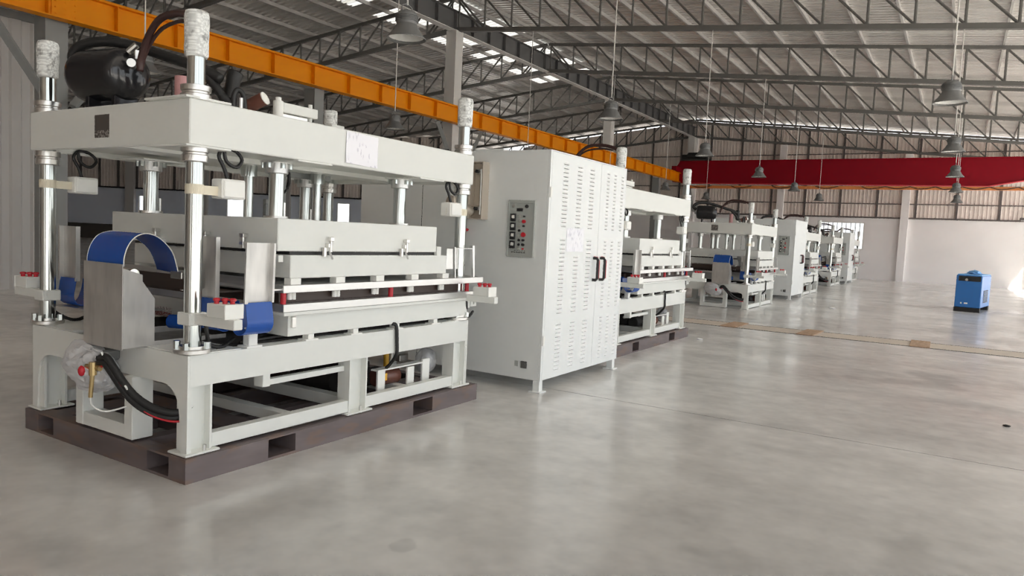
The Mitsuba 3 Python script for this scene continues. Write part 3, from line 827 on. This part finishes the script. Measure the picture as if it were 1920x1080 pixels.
# operator button boxes on arms
def buttons(cx, cy, s):
    a = P.add('button_arm', cat(bx(cx - .035, cx + .035, min(cy, cy + s * .36), max(cy, cy + s * .36), .945, .985, .003) if False else
              bx(cx - .03, cx + .03, min(cy + s * .05, cy + s * .42), max(cy + s * .05, cy + s * .42), .935, .995, .004), bx(cx - .062, cx + .062, cy - .062, cy + .062, .925, 1.0, .006)), 'paint')
    b0, b1 = sorted((cy + s * .20, cy + s * .36))
    bb = P.add('button_box', bx(cx - .05, cx + .07, b0, b1, .995, 1.075, .004), 'paint', parent=a)
    P.add('box_cover', bx(cx - .054, cx + .074, b0 - (.012 if s < 0 else -.16), b0 + (.0 if s < 0 else .172), .992, 1.078, .003), 'white_plastic', parent=a)
    P.add('red_buttons', cat(*[lathe([(.014, 1.075), (.014, 1.09), (.021, 1.093), (.021, 1.102), (.014, 1.108)], (cx + dx, (b0 + b1) / 2 + dy, 0), n=12) for dx, dy in ((-.02, .03), (.01, -.005), (.035, -.04))]), 'red_paint', 30, parent=a, label='red push buttons')
    P.add('cable', tube(smooth_path([[cx + .04, cy + s * .07, .94], [cx + .06, cy + s * .06, .85], [cx + .12, cy, .79], [cx + .22, cy + .02, .765], [cx + .34, cy + .06, .80]], 5), .012, 8), 'rubber', True, parent=a)
buttons(.115, .12, -1)
buttons(2.80, .12, -1)
buttons(.115, 1.80, 1)
# feed station at the left end: stainless stand, blue sheets, guide channels
st = P.add('feed_stand', cat(bx(-.105, -.100, .48, .905, .745, 1.265, .001), bx(-.1, .03, .90, .905, .745, 1.19, .001)), 'stainless', label='scuffed stainless steel stand')
P.add('side_plate', extr(Y((-.1, .76), (.10, .76), (.10, 1.05), (.02, 1.16), (.02, 1.2), (-.1, 1.24)), .478, .483, 'y'), 'stainless', parent=st)
P.add('tray', cat(bx(-.1, .62, .48, .95, .755, .760, .001), bx(-.1, .62, .48, .484, .76, .785), bx(.1, .62, .946, .95, .76, .80)), 'stainless', parent=st)
P.add('roller', cyl([-.02, .50, 1.20], [-.02, .88, 1.20], .035, 16), 'chrome', 40, parent=st)
a1 = [[-.085, .70, 1.25], [-.083, .70, 1.30], [-.055, .70, 1.37], [.0, .70, 1.425], [.08, .70, 1.45], [.17, .70, 1.435], [.25, .70, 1.39], [.31, .70, 1.33], [.345, .70, 1.25], [.36, .70, 1.20]]
a1 = [[-.085 + (p[0] + .085) * .80, p[1], p[2]] for p in a1]
bs = ribbon(smooth_path(a1, 4), [0, 1, 0], .40, .0015)
bs.vertices[:, 0] += .30 * np.clip((bs.vertices[:, 0] - .0) / .3, 0, 1) * (bs.vertices[:, 1] - .5)
P.add('blue_sheet', bs, 'blue_vinyl', 40, label='arched sheet of blue plastic film')
P.add('sheet_edge', cat(tube(smooth_path([[p[0], .50, p[2] + .001] for p in a1], 4), .0035, 5), tube(smooth_path([[p[0] + .12 * min(1, max(0, p[0] / .3)), .90, p[2] + .001] for p in a1], 4), .0035, 5)), 'white_plastic')
P.add('feed_rail', cat(bx(.30, .72, .30, 1.55, 1.085, 1.10, .002), bx(.28, .30, .30, 1.55, 1.10, 1.19, .002)), 'bakelite')
P.add('feed_rail', cat(bx(.62, .70, .2, 1.7, 1.03, 1.085, .003)), 'bakelite')
P.add('feed_block', cat(bx(.24, .34, .42, .54, 1.17, 1.215, .004), cyl([.3, .45, 1.09], [.3, .45, 1.175], .012, 8), cyl([.3, .50, 1.09], [.3, .50, 1.175], .012, 8)), 'zinc', 30)
P.add('end_rail', ribbon([[.60, -.01, 1.155], [.62, .2, 1.155], [.64, .5, 1.155], [.66, 1.0, 1.155], [.66, 1.8, 1.155]], [0, 0, 1], .055, .004), 'alu')
P.add('end_ledge', bx(.52, .70, .0, 1.8, 1.115, 1.127, .002), 'alu')
def channel(x0, x1, y, z0, z1, face):
    """Upright folded channel; face y: seen from the front, x: seen from the end."""
    if face == 'y':
        return cat(bx(x0, x1, y, y + .004, z0, z1), bx(x0, x0 + .004, y - .03, y, z0, z1), bx(x1 - .004, x1, y - .03, y, z0, z1), bx(x0 - .02, x0 + .004, y - .034, y - .03, z0, z1), bx(x1 - .004, x1 + .012, y - .034, y - .03, z0, z1))
    return cat(bx(y, y + .004, x0, x1, z0, z1), bx(y - .03, y, x0, x0 + .004, z0, z1), bx(y - .03, y, x1 - .004, x1, z0, z1), bx(y - .034, y - .03, x0 - .012, x0 + .004, z0, z1), bx(y - .034, y - .03, x1 - .004, x1 + .012, z0, z1))
g = channel(.36, .55, -.03, 1.05, 1.425, 'y')
g.vertices[:, 0] -= (g.vertices[:, 2] - 1.05) * -.02
P.add('guide_channel', g, 'stainless')
P.add('guide_channel', channel(.13, .30, .30, 1.07, 1.45, 'x'), 'stainless')
P.add('guide_channel', channel(1.73, 1.95, .30, 1.06, 1.46, 'x'), 'stainless')
# curved grey sheet beside the middle guide
P.add('guide_sheet', ribbon(smooth_path([[.30, .38, 1.43], [.29, .37, 1.38], [.29, .345, 1.32], [.29, .325, 1.25], [.30, .33, 1.12]], 4), [.2, 1, 0], .10, .002), 'column_grey', 40)
def chute(x, y, z, w, d):
    return smooth_path([[x, y, z], [x, y - .012, z - .07], [x, y - .02, z - .14], [x, y + .01, z - .19], [x, y + .07, z - .205], [x, y + .12, z - .17], [x, y + .15, z - .09], [x, y + .16, z - .02]], 4)
c1 = ribbon(chute(.455, -.05, 1.055, 0, 0), [1, 0, 0], .20, .002)
P.add('blue_chute', c1, 'blue_vinyl', 40, label='hanging curl of blue plastic film')
c2 = ribbon([[p[1] - (-.05) + .285, p[0] - .455 + .22, p[2]] for p in chute(.455, -.05, 1.07, 0, 0)], [0, 1, 0], .20, .002)
P.add('blue_chute', c2, 'blue_vinyl', 40, label='hanging curl of blue plastic film')
c3 = ribbon([[p[1] - (-.05) + .28, p[0] - .455 + 1.84, p[2]] for p in chute(.455, -.05, 1.08, 0, 0)], [0, 1, 0], .22, .002)
P.add('blue_chute', c3, 'blue_vinyl', 40, label='hanging curl of blue plastic film')
P.add('blue_roll', cyl([.30, .62, .88], [.34, .5, .88], .045, 16), 'blue_vinyl', 40)
P.add('guide_post', cat(bx(.475, .545, .06, .12, .76, .88, .004), bx(.44, .58, .03, .15, .875, .885, .002), bx(.45, .57, .045, .14, .75, .765, .002)), 'white_plastic')
P.add('end_shelf', bx(.25, .70, 1.3, 2.0, .86, .868, .002), 'alu')
# right hand bracket
P.add('end_bracket', cat(hull([[2.58, .0, 1.15], [2.595, .0, 1.15], [2.575, .0, 1.42], [2.56, .0, 1.42], [2.58, .02, 1.15], [2.595, .02, 1.15], [2.575, .02, 1.42], [2.56, .02, 1.42]]),
                         hull([[2.86, .0, 1.15], [2.885, .0, 1.15], [2.865, .0, 1.435], [2.83, .0, 1.435], [2.86, .03, 1.15], [2.885, .03, 1.15], [2.865, .03, 1.435], [2.83, .03, 1.435]]),
                         bx(2.58, 2.86, .10, .104, 1.22, 1.40), bx(2.56, 2.86, .0, .10, 1.405, 1.41)), 'alu')
# on top of the crosshead: tank, hoses, valves, cylinders
tank = lathe([(.05, -.015), (.11, 0.0), (.15, .02), (.168, .05), (.17, .08), (.17, .40), (.165, .44), (.14, .475), (.09, .495), (.03, .50)], (.185, 1.48, 2.49), (0.16, -1, 0), 32)
tk_ = P.add('air_tank', tank, 'black_gloss', 50, label='glossy black cylindrical air tank')
P.add('saddle', cat(bx(.13, .29, 1.30, 1.34, 2.243, 2.345, .004), bx(.17, .33, 1.06, 1.10, 2.243, 2.345, .004)), 'black_gloss', parent=tk_)
P.add('fitting', cat(cyl([0.230, .96, 2.54], [0.185, .90, 2.54], .028, 12), cyl([0.215, .985, 2.62], [0.245, .94, 2.67], .022, 10), bx(.235, .275, .94, .96, 2.58, 2.64, .002)), 'zinc', 30, parent=tk_)
P.add('brown_hose', tube(smooth_path([[.245, .90, 2.50], [.24, .88, 2.58], [.235, .80, 2.70], [.22, .66, 2.79], [.19, .46, 2.80], [.16, .28, 2.765], [.13, .16, 2.71], [.115, .12, 2.66]], 7), .022, 10), 'brown_hose', True)
P.add('brown_hose', tube(smooth_path([[.26, .91, 2.50], [.262, .88, 2.59], [.26, .80, 2.68], [.245, .66, 2.745], [.21, .44, 2.755], [.18, .28, 2.73]], 7), .012, 8), 'brown_hose', True)
P.add('tank_hose', tube(smooth_path([[.19, 1.50, 2.56], [.16, 1.56, 2.62], [.18, 1.50, 2.70], [.26, 1.34, 2.735], [.36, 1.16, 2.71], [.44, .96, 2.65], [.50, .80, 2.60], [.56, .68, 2.56], [.62, .58, 2.50]], 7), .034, 12), 'rubber', True)
P.add('tank_hose', tube(smooth_path([[.55, .70, 2.55], [.60, .62, 2.46], [.64, .58, 2.38], [.68, .58, 2.36], [.71, .59, 2.44], [.735, .60, 2.53], [.75, .60, 2.57]], 6), [.03] * 12 + [.036] * 6 + [.048] * 12 + [.052] * 7, 12), 'rubber', True)
P.add('solenoid', cat(cyl([.385, .66, 2.243], [.385, .66, 2.475], .045, 16)), 'pink_cap', 30, label='dull pink round cap')
mv = P.add('valve_motor', cyl([.775, .53, 2.33], [.825, .39, 2.40], .046, 18), 'pump_brown', 40, label='brown cylindrical valve motor with a pale end')
P.add('end_cap', lathe([(.046, 0), (.046, .006), (.035, .009)], (.825, .39, 2.40), (.05, -.14, .07), 18), 'white_plastic', 30, parent=mv)
P.add('collar', cyl([.76, .57, 2.31], [.776, .527, 2.332], .05, 18), 'column_grey', 30, parent=mv)
P.add('hose_bend', tube(smooth_path([[.60, .42, 2.26], [.60, .42, 2.37], [.62, .41, 2.42], [.66, .40, 2.39], [.68, .40, 2.26]], 5), .016, 8), 'rubber', True)
P.add('fitting_stack', cat(cyl([.64, .40, 2.243], [.64, .40, 2.37], .015, 10), bx(.60, .68, .37, .43, 2.243, 2.28, .004)), 'zinc', 30)
P.add('top_cylinder', cat(cyl([.985, .44, 2.243], [.985, .44, 2.415], .036, 16, c=.003), cyl([.985, .44, 2.415], [.985, .44, 2.44], .02, 8)), 'white_plastic', 40)
P.add('top_plate', cat(bx(1.02, 1.34, .42, .48, 2.34, 2.41, .003), cyl([1.29, .45, 2.243], [1.29, .45, 2.44], .016, 10)), 'paint')
P.add('top_plate', bx(1.02, 1.26, .44, .50, 2.25, 2.335, .003), 'zinc')
P.add('top_block', bx(1.95, 2.10, .9, 1.05, 2.243, 2.42, .004), 'paint')
P.add('hose_run', tube(smooth_path([[1.5, .6, 2.27], [1.9, .55, 2.28], [2.3, .5, 2.27], [2.6, .4, 2.275], [2.75, .25, 2.27]], 6), .02, 8), 'rubber', True)

# ------------------------------------------------------------------ steel pallet
S = Kit()
def rail_with_holes(L, holes, z0, z1, lo, hi, axis):
    p = sbox(0, z0, L, z1)
    for a, b in holes: p = p.difference(sbox(a, z0 + .018, b, z1 - .008))
    return extr(p, lo, hi, axis)
LH, EH = ((.598, .825), (2.074, 2.331)), ((.163, .384), (1.486, 1.687))
for y0, y1 in ((0, .006), (1.864, 1.87)):
    S.add('side_rail', cat(rail_with_holes(3.0, LH, 0.0, .147, y0, y1, 'y'), bx(0, 3.0, *((y1, y1 + .10) if y0 == 0 else (y0 - .10, y0)), .141, .147), bx(0, 3.0, *((y1, y1 + .10) if y0 == 0 else (y0 - .10, y0)), 0, .006)), 'rust_steel')
for x0, x1 in ((0, .006), (2.994, 3.0)):
    S.add('end_rail', cat(rail_with_holes(1.87, EH, 0.0, .147, x0, x1, 'x'), bx(*((x1, x1 + .10) if x0 == 0 else (x0 - .10, x0)), .1, 1.77, .141, .147)), 'rust_steel')
for a, b in LH:
    S.add('fork_tube', cat(bx(a - .006, a, .0, 1.86, .012, .146), bx(b, b + .006, .0, 1.86, .012, .146), bx(a - .006, b + .006, 0, 1.86, .138, .1475), bx(a, b, .004, 1.86, .006, .014)), 'rust_steel')
for a, b in EH:
    S.add('fork_tube', cat(bx(.0, .59, a - .006, a, .012, .1405), bx(.0, .59, b, b + .006, .012, .1405), bx(0, .59, a, b, .134, .1405), bx(.004, .59, a, b, .006, .014)), 'rust_steel')
for y in (.62, 1.25):
    for xa, xb in ((.10, .59), (.835, 2.065), (2.34, 2.9)):
        S.add('bearer', cat(bx(xa, xb, y - .05, y + .05, .13, .14), bx(xa, xb, y - .05, y - .04, .0, .13)), 'rust_steel')

# ------------------------------------------------------------------ control cabinet (front face y -.31, left end x 3.645)
C = Kit()
CX0, CX1, CY0, CY1, CZ0, CZ1 = 3.645, 5.515, -.29, 2.15, .115, 2.39
C.add('body', cat(bx(CX0, CX1, CY0, CY1, CZ0, CZ1, .004), bx(CX0 - .002, CX0 + .03, CY0 - .022, CY0, CZ0, CZ1, .002), bx(CX1 - .02, CX1, CY0 - .022, CY0, CZ0, CZ1, .002), bx(CX0 + .03, CX1 - .02, CY0 - .022, CY0, CZ1 - .01, CZ1)), 'paint_cabinet')
C.add('side_seam', bx(CX0 - .0012, CX0 + .001, 1.25, 1.256, CZ0, CZ1), 'seam')
for x, y in ((CX0 + .04, CY0 + .03), (CX1 - .06, CY0 + .03), (CX0 + .04, CY1 - .06), (CX1 - .06, CY1 - .06)):
    C.add('foot', cat(bx(x - .04, x + .03, y - .045, y + .03, .0, CZ0 + .002, .003), bx(x - .075, x + .06, y - .075, y + .06, 0, .012, .003)), 'paint_cabinet')
for x0, x1, px in ((CX0 + .034, 4.806, 4.72), (4.812, CX1 - .022, 4.90)):
    lo, mid = [], []
    d = C.add('door', bx(x0, x1, CY0 - .022, CY0 - .002, CZ0 + .004, CZ1 - .012, .003), 'paint_cabinet')
    w = x1 - x0
    cols = (3.97, 4.285, 4.58) if x0 < 4 else (5.0, 5.19, 5.40)
    lw = .058 if x0 < 4 else .034
    slots = []
    yf = CY0 - .022
    for cx in cols:
        for z0, z1, n in ((2.28, 1.66, 16), (1.52, .78, 18), (.66, .20, 12)):
            for k in range(n):
                z = z0 + (z1 - z0) * k / (n - 1)
                if 4.0 < cx < 4.5 and 1.38 < z < 1.66: continue
                m = trimesh.Trimesh(np.array([[cx - lw, yf, z + .013], [cx + lw, yf, z + .013], [cx + lw * .9, yf - .006, z - .002], [cx - lw * .9, yf - .006, z - .002], [cx + lw, yf, z - .002], [cx - lw, yf, z - .002]]),
                                    np.array([[0, 2, 1], [0, 3, 2], [0, 5, 3], [1, 2, 4]]), process=False)
                m.invert()
                C.add('louvre', m, 'paint_cabinet', parent=d)
                slots.append(bx(cx - lw * .9, cx + lw * .9, yf - .0006, yf + .001, z - .007, z + .006))
    C.add('louvre_slots', cat(*slots), 'seam', parent=d)
    hx = px
    C.add('handle', tube(smooth_path([[hx, CY0 - .02, 1.335], [hx, CY0 - .065, 1.335], [hx, CY0 - .078, 1.32], [hx, CY0 - .078, 1.22], [hx, CY0 - .078, 1.11], [hx, CY0 - .065, 1.095], [hx, CY0 - .02, 1.095]], 4) if False else
                         [[hx, CY0 - .02, 1.335], [hx, CY0 - .06, 1.335], [hx, CY0 - .078, 1.318], [hx, CY0 - .078, 1.112], [hx, CY0 - .06, 1.095], [hx, CY0 - .02, 1.095]], .016, 8), 'rubber', 40, parent=d, label='black pull handle')
    C.add('handle_stripe', cat(cyl([hx + .004, CY0 - .094, 1.115], [hx + .004, CY0 - .094, 1.315], .005, 6), cyl([hx + .004, CY0 - .03, 1.352], [hx + .004, CY0 - .075, 1.345], .005, 6)), 'red_paint', parent=d, label='red stripe on the handle')
for z in (.52, 1.98):
    C.add('hinge', cat(cyl([CX0 + .012, CY0 - .028, z - .05], [CX0 + .012, CY0 - .028, z + .05], .011, 10), bx(CX0 + .004, CX0 + .05, CY0 - .026, CY0 - .020, z - .04, z + .04)), 'white_plastic', 30)
# control panel on the left end
pn = C.add('control_panel', cat(bx(CX0 - .012, CX0 + .001, -.17, .14, 1.33, 1.895, .002), bx(CX0 - .022, CX0 - .012, -.17, -.155, 1.33, 1.895, .002), bx(CX0 - .022, CX0 - .012, .125, .14, 1.33, 1.895, .002), bx(CX0 - .022, CX0 - .012, -.155, .125, 1.33, 1.345, .002), bx(CX0 - .022, CX0 - .012, -.155, .125, 1.865, 1.895, .002)), 'panel_grey', label='grey control panel full of meters and buttons')
XP = CX0 - .012
for k, z in enumerate((1.725, 1.635, 1.545, 1.455)):
    mt = C.add('meter', bx(XP - .016, XP, .045, .105, z - .04, z + .036, .003), 'black_print', parent=pn)
    C.add('meter_display', bx(XP - .018, XP - .0155, .055, .088, z - .012, z + .02), 'white_plastic', parent=pn)
for k, z in enumerate((1.735, 1.685, 1.64, 1.595, 1.545, 1.50, 1.455, 1.415)):
    C.add('switch', cat(cyl([XP, .0, z], [XP - .012, .0, z], .013, 12), cyl([XP - .012, .0, z], [XP - .02, .0, z], .008, 8)), 'black_print' if k in (3, 5, 6) else 'zinc', 30, parent=pn)
for k, (z, m, r) in enumerate(((1.735, 'black_print', .008), (1.685, 'red_paint', .018), (1.64, 'black_print', .01), (1.555, 'red_paint', .024), (1.50, 'black_print', .012), (1.455, 'black_print', .014), (1.415, 'red_paint', .008))):
    C.add('push_button', cat(cyl([XP, -.055, z], [XP - .012, -.055, z], r * .8, 14), cyl([XP - .012, -.055, z], [XP - .026, -.055, z], r, 14)), m, 30, parent=pn, label='red push button' if m == 'red_paint' else None)
C.add('display', bx(XP - .008, XP, -.03, .04, 1.785, 1.815, .002), 'black_print', parent=pn)
C.add('lock', cat(cyl([XP, -.075, 1.835], [XP - .012, -.075, 1.835], .017, 12), cyl([XP - .012, -.075, 1.835], [XP - .014, -.075, 1.835], .008, 10)), 'black_print', 30, parent=pn)
C.add('lock', cyl([XP, .075, 1.835], [XP - .012, .075, 1.835], .014, 12), 'zinc', 30, parent=pn)
C.add('caption', cat(*[bx(XP - .001, XP + .0002, -.075 + .028 * k, -.055 + .028 * k, 1.372, 1.384) for k in range(6)], *[bx(XP - .001, XP + .0002, -.075 + .028 * k, -.060 + .028 * k, 1.392, 1.398) for k in range(5)]), 'seam', parent=pn)
# gauge box and pipe
gb = C.add('gauge_box', cat(bx(CX0 - .11, CX0, .56, .575, 1.69, 2.27, .002), bx(CX0 - .115, CX0, .40, .56, 1.69, 1.70, .002), bx(CX0 - .02, CX0 - .0, .40, .56, 1.69, 2.27, .002), bx(CX0 - .115, CX0, .395, .41, 1.69, 2.27, .002), bx(CX0 - .115, CX0, .40, .56, 2.26, 2.27, .002)), 'beige_metal', label='open beige gauge box on the cabinet side')
C.add('gauge_tube', cat(cyl([CX0 - .05, .46, 1.74], [CX0 - .05, .46, 2.2], .013, 10), bx(CX0 - .06, CX0 - .03, .47, .52, 2.15, 2.20, .003), bx(CX0 - .06, CX0 - .03, .47, .52, 1.78, 1.82, .003)), 'zinc', 30, parent=gb)
C.add('gauge_knob', cat(cyl([CX0 - .06, .50, 2.175], [CX0 - .085, .50, 2.175], .018, 10), cyl([CX0 - .06, .50, 1.80], [CX0 - .085, .50, 1.80], .018, 10)), 'black_print', 30, parent=gb)
C.add('vent_pipe', tube(smooth_path([[CX0 - .30, .66, 1.86], [CX0 - .2, .64, 1.84], [CX0 - .10, .60, 1.79], [CX0 - .04, .57, 1.76]], 5), .058, 14), 'beige_metal', True)
C.add('stop_valve', cat(cyl([CX0, .64, 1.58], [CX0 - .06, .64, 1.58], .014, 8), cyl([CX0 - .06, .64, 1.58], [CX0 - .08, .64, 1.58], .035, 8)), 'red_paint', 30, label='small red valve wheel')
C.add('stop_pipe', tube(smooth_path([[CX0 - .02, .66, 1.70], [CX0 - .025, .66, 1.5], [CX0 - .02, .66, 1.3], [CX0, .66, 1.2]], 4), .008, 6), 'rubber', True)
C.add('inlet_plate', cat(bx(CX0 - .012, CX0, -.155, -.085, .225, .295, .003), cyl([CX0 - .012, -.12, .26], [CX0 - .025, -.12, .26], .024, 14)), 'seam', 30)
C.add('hole_cover', bx(CX0 - .003, CX0, -.05, -.01, .235, .29, .001), 'panel_grey')
C.add('roof_duct', bx(CX0 + .02, CX0 + .35, .25, .6, CZ1, CZ1 + .02, .003), 'paint_cabinet')

# ------------------------------------------------------------------ place pallets, presses and cabinets
s1 = thing('steel_pallet', 'rusty brown steel pallet with fork pockets under the front press', 'pallet')
S.place(s1)
s2 = thing('steel_pallet', 'dark steel pallet under the second press beyond the tall control cabinet', 'pallet')
S.place(s2, T().translate([6.2, 0, 0]))
DY3, DY5 = .52, .80
PR = [((0, 0, 0), 'front white hydraulic forming press on the rusty pallet, with black tank and blue film'),
      ((6.2, 0, 0), 'second white forming press, on the dark pallet right of the tall control cabinet'),
      ((15.35, DY3, -.15), 'third white forming press, standing on the floor left of the middle grey cabinet'),
      ((22.7, DY3, -.15), 'white forming press right behind the middle grey cabinet'),
      ((30.7, DY5, -.15), 'fifth forming press of the row, seen before the left part of the bright window'),
      ((37.2, DY5, -.15), 'farthest forming press, last of the row before the bright window')]
for k, (d, lab) in enumerate(PR):
    key = thing('forming_press', lab, 'press machine')
    skip = () if k == 0 else (('bolt', 'sticker', 'drain_tube') if k == 1 else ('bolt', 'sticker', 'drain_tube', 'hose_tie', 'cable_bundle', 'warning_tag', 'spacer_01', 'toggle', 'fitting'))
    P.place(key, T().translate(list(d)), skip)
CB = [((0, 0, 0), 'tall white louvred control cabinet with two doors beside the front press'),
      ((16.55, DY3 + .25, 0), 'middle grey and white control cabinet standing between two distant presses'),
      ((31.0, DY5 + .2, 0), 'farthest narrow control cabinet, before the last press')]
for k, (d, lab) in enumerate(CB):
    key = thing('control_cabinet', lab, 'cabinet')
    C.place(key, T().translate(list(d)), () if k == 0 else ('louvre', 'gauge', 'stop_', 'vent_pipe', 'caption') if k == 1 else ('louvre', 'gauge', 'stop_', 'vent_pipe', 'caption', 'switch', 'hinge', 'meter_display'))

# papers
def sheet(x0, x1, z0, z1, y, tilt, bend):
    n = 9
    xs, zs = np.linspace(0, 1, n), np.linspace(0, 1, n)
    g_ = np.array([[a, b] for b in zs for a in xs])
    cx, cz = (x0 + x1) / 2, (z0 + z1) / 2
    px, pz = x0 + g_[:, 0] * (x1 - x0) - cx, z0 + g_[:, 1] * (z1 - z0) - cz
    yy = y - bend * (np.abs(g_[:, 0] - .5) * 2) ** 3 * .6 - bend * (1 - g_[:, 1]) ** 3
    V = np.stack([cx + px * math.cos(tilt) - pz * math.sin(tilt), yy, cz + px * math.sin(tilt) + pz * math.cos(tilt)], 1)
    F = []
    for j in range(n - 1):
        for i in range(n - 1):
            a = j * n + i
            F += [[a, a + 1, a + n + 1], [a, a + n + 1, a + n]]
    F = np.array(F)
    return trimesh.Trimesh(np.vstack([V, V + [0, .0008, 0]]), np.vstack([F, F[:, ::-1] + n * n]), process=False)
solo('paper_sheet', 'white sheet of handwritten notes hanging on the front press crosshead', 'paper', sheet(1.262, 1.593, 2.003, 2.232, .048, -.03, .006), 'paper', True)
solo('paper_sheet', 'white sheet of paper in a clear sleeve on the left door of the tall cabinet', 'paper', sheet(4.05, 4.44, 1.405, 1.645, CY0 - .0235, 0, .002), 'paper', True)

# ------------------------------------------------------------------ blue machine on the right
B = Kit()
bx0, bx1, by0, by1 = 21.3, 23.05, -4.32, -3.70
B.add('body', bx(bx0, bx1, by0, by1, .12, 1.02, .015), 'sky_blue')
B.add('base_rail', cat(bx(bx0 - .01, bx0 + .12, by0, by1 + .01, 0, .12, .005)), 'rubber', label='black base rail')
B.add('base_rail', cat(bx(bx1 - .2, bx1, by0, by1, 0, .12, .005)), 'rubber', label='black base rail')
B.add('display_panel', bx(bx0 - .012, bx0 + .004, by0 + .03, by1 - .06, .86, 1.0, .003), 'black_print', label='dark instrument strip')
for k, y in enumerate((-3.86, -3.95, -4.03)):
    B.add('gauge', cat(cyl([bx0 - .012, y, .90], [bx0 - .03, y, .90], .035, 14)), 'zinc' if k == 1 else 'rubber', 30)
B.add('grille', cat(*[bx(bx0 + .45, bx0 + 1.25, by0 - .012, by0 + .002, z, z + .022) for z in np.arange(.26, .62, .04)]), 'rubber', label='dark side grille')
B.add('top_cover', bx(bx0 + .02, bx1, by0 + .02, by1 - .02, 1.02, 1.05, .006), 'pale_blue')
B.add('badge', cat(bx(bx0 - .003, bx0 + .001, -3.88, -3.84, .22, .26), bx(bx0 - .003, bx0 + .001, -4.02, -3.93, .22, .26)), 'chip_white')
bk = thing('blue_dryer', 'blue sheet metal machine cabinet standing alone on the floor at right', 'machine')
B.place(bk, T().translate([21.3, -4.32, 0]).rotate([0, 0, 1], -8.5).translate([-21.3, 4.32, 0]))
fm = trimesh.creation.icosphere(3, 1.0); v = fm.vertices; rr = 1 + .7 * (meshkit.fbm(v * 3, 3, 6) - .5)
fm.vertices = np.stack([v[:, 0] * .35 * rr, v[:, 1] * .17 * rr, np.maximum(v[:, 2], -.1) * .09 * rr], 1) + [22.2, -4.14, 1.066]
solo('plastic_bundle', 'crumpled light blue plastic film lying on the blue machine', 'plastic film', fm, 'pale_blue', True)

# ------------------------------------------------------------------ trench strip and bits on the floor
sp_ = thing('floor_strip', 'tan filled trench strip with dark edge lines crossing the floor', 'floor strip', kind='structure')
part(sp_, 'filling', bx(11.27, 12.05, -9.0, 1.6, -.004, .003), 'strip_tan')
part(sp_, 'edge_line', bx(11.235, 11.27, -9.0, 1.6, -.004, .005), 'seam')
part(sp_, 'edge_line', bx(12.05, 12.085, -9.0, 1.6, -.004, .005), 'seam')
for y, nm in ((-.12, 'left of the three boards'), (-1.50, 'middle of the three boards'), (-3.28, 'right of the three boards')):
    m = move(bx(11.22, 12.16, y - .15, y + .15, .004, .022, .004), (0, 0, 0), random.uniform(-.06, .06), (11.7, y, 0))
    solo('wood_board', f'short brown board lying across the tan floor strip, {nm}', 'board', m, 'wood')
for (x, y, r, mt, lab) in ((18.1, -.98, .05, 'chip_white', 'small white scrap lying on the floor between the presses and the blue machine'), (8.98, -.27, .03, 'chip_white', 'tiny white scrap on the floor beside the dark pallet'),
                           (5.49, -4.23, .02, 'rubber', 'tiny black scrap alone on the floor at the right edge')):
    q = trimesh.creation.icosphere(2, 1.0); q.vertices = q.vertices * [r, r * 1.6, r * .5] * (1 + .6 * (meshkit.fbm(q.vertices * 3 + x, 2, 1)[:, None] - .5)) + [x, y, r * .42]
    solo('floor_scrap', lab, 'scrap', q, mt, True)

fl_ = thing('wall_floodlight', 'small dark floodlight on a bracket at the right edge of the far wall', 'lamp')
part(fl_, 'bracket', bx(42.0, 42.6, -6.32, -6.28, 3.50, 3.54, .004), 'stud_dark')
part(fl_, 'housing', bx(41.75, 42.05, -6.75, -6.15, 3.46, 3.60, .02), 'stud_dark')
part(fl_, 'reflector', bx(41.78, 42.0, -6.7, -6.2, 3.452, 3.462), 'lamp_white')
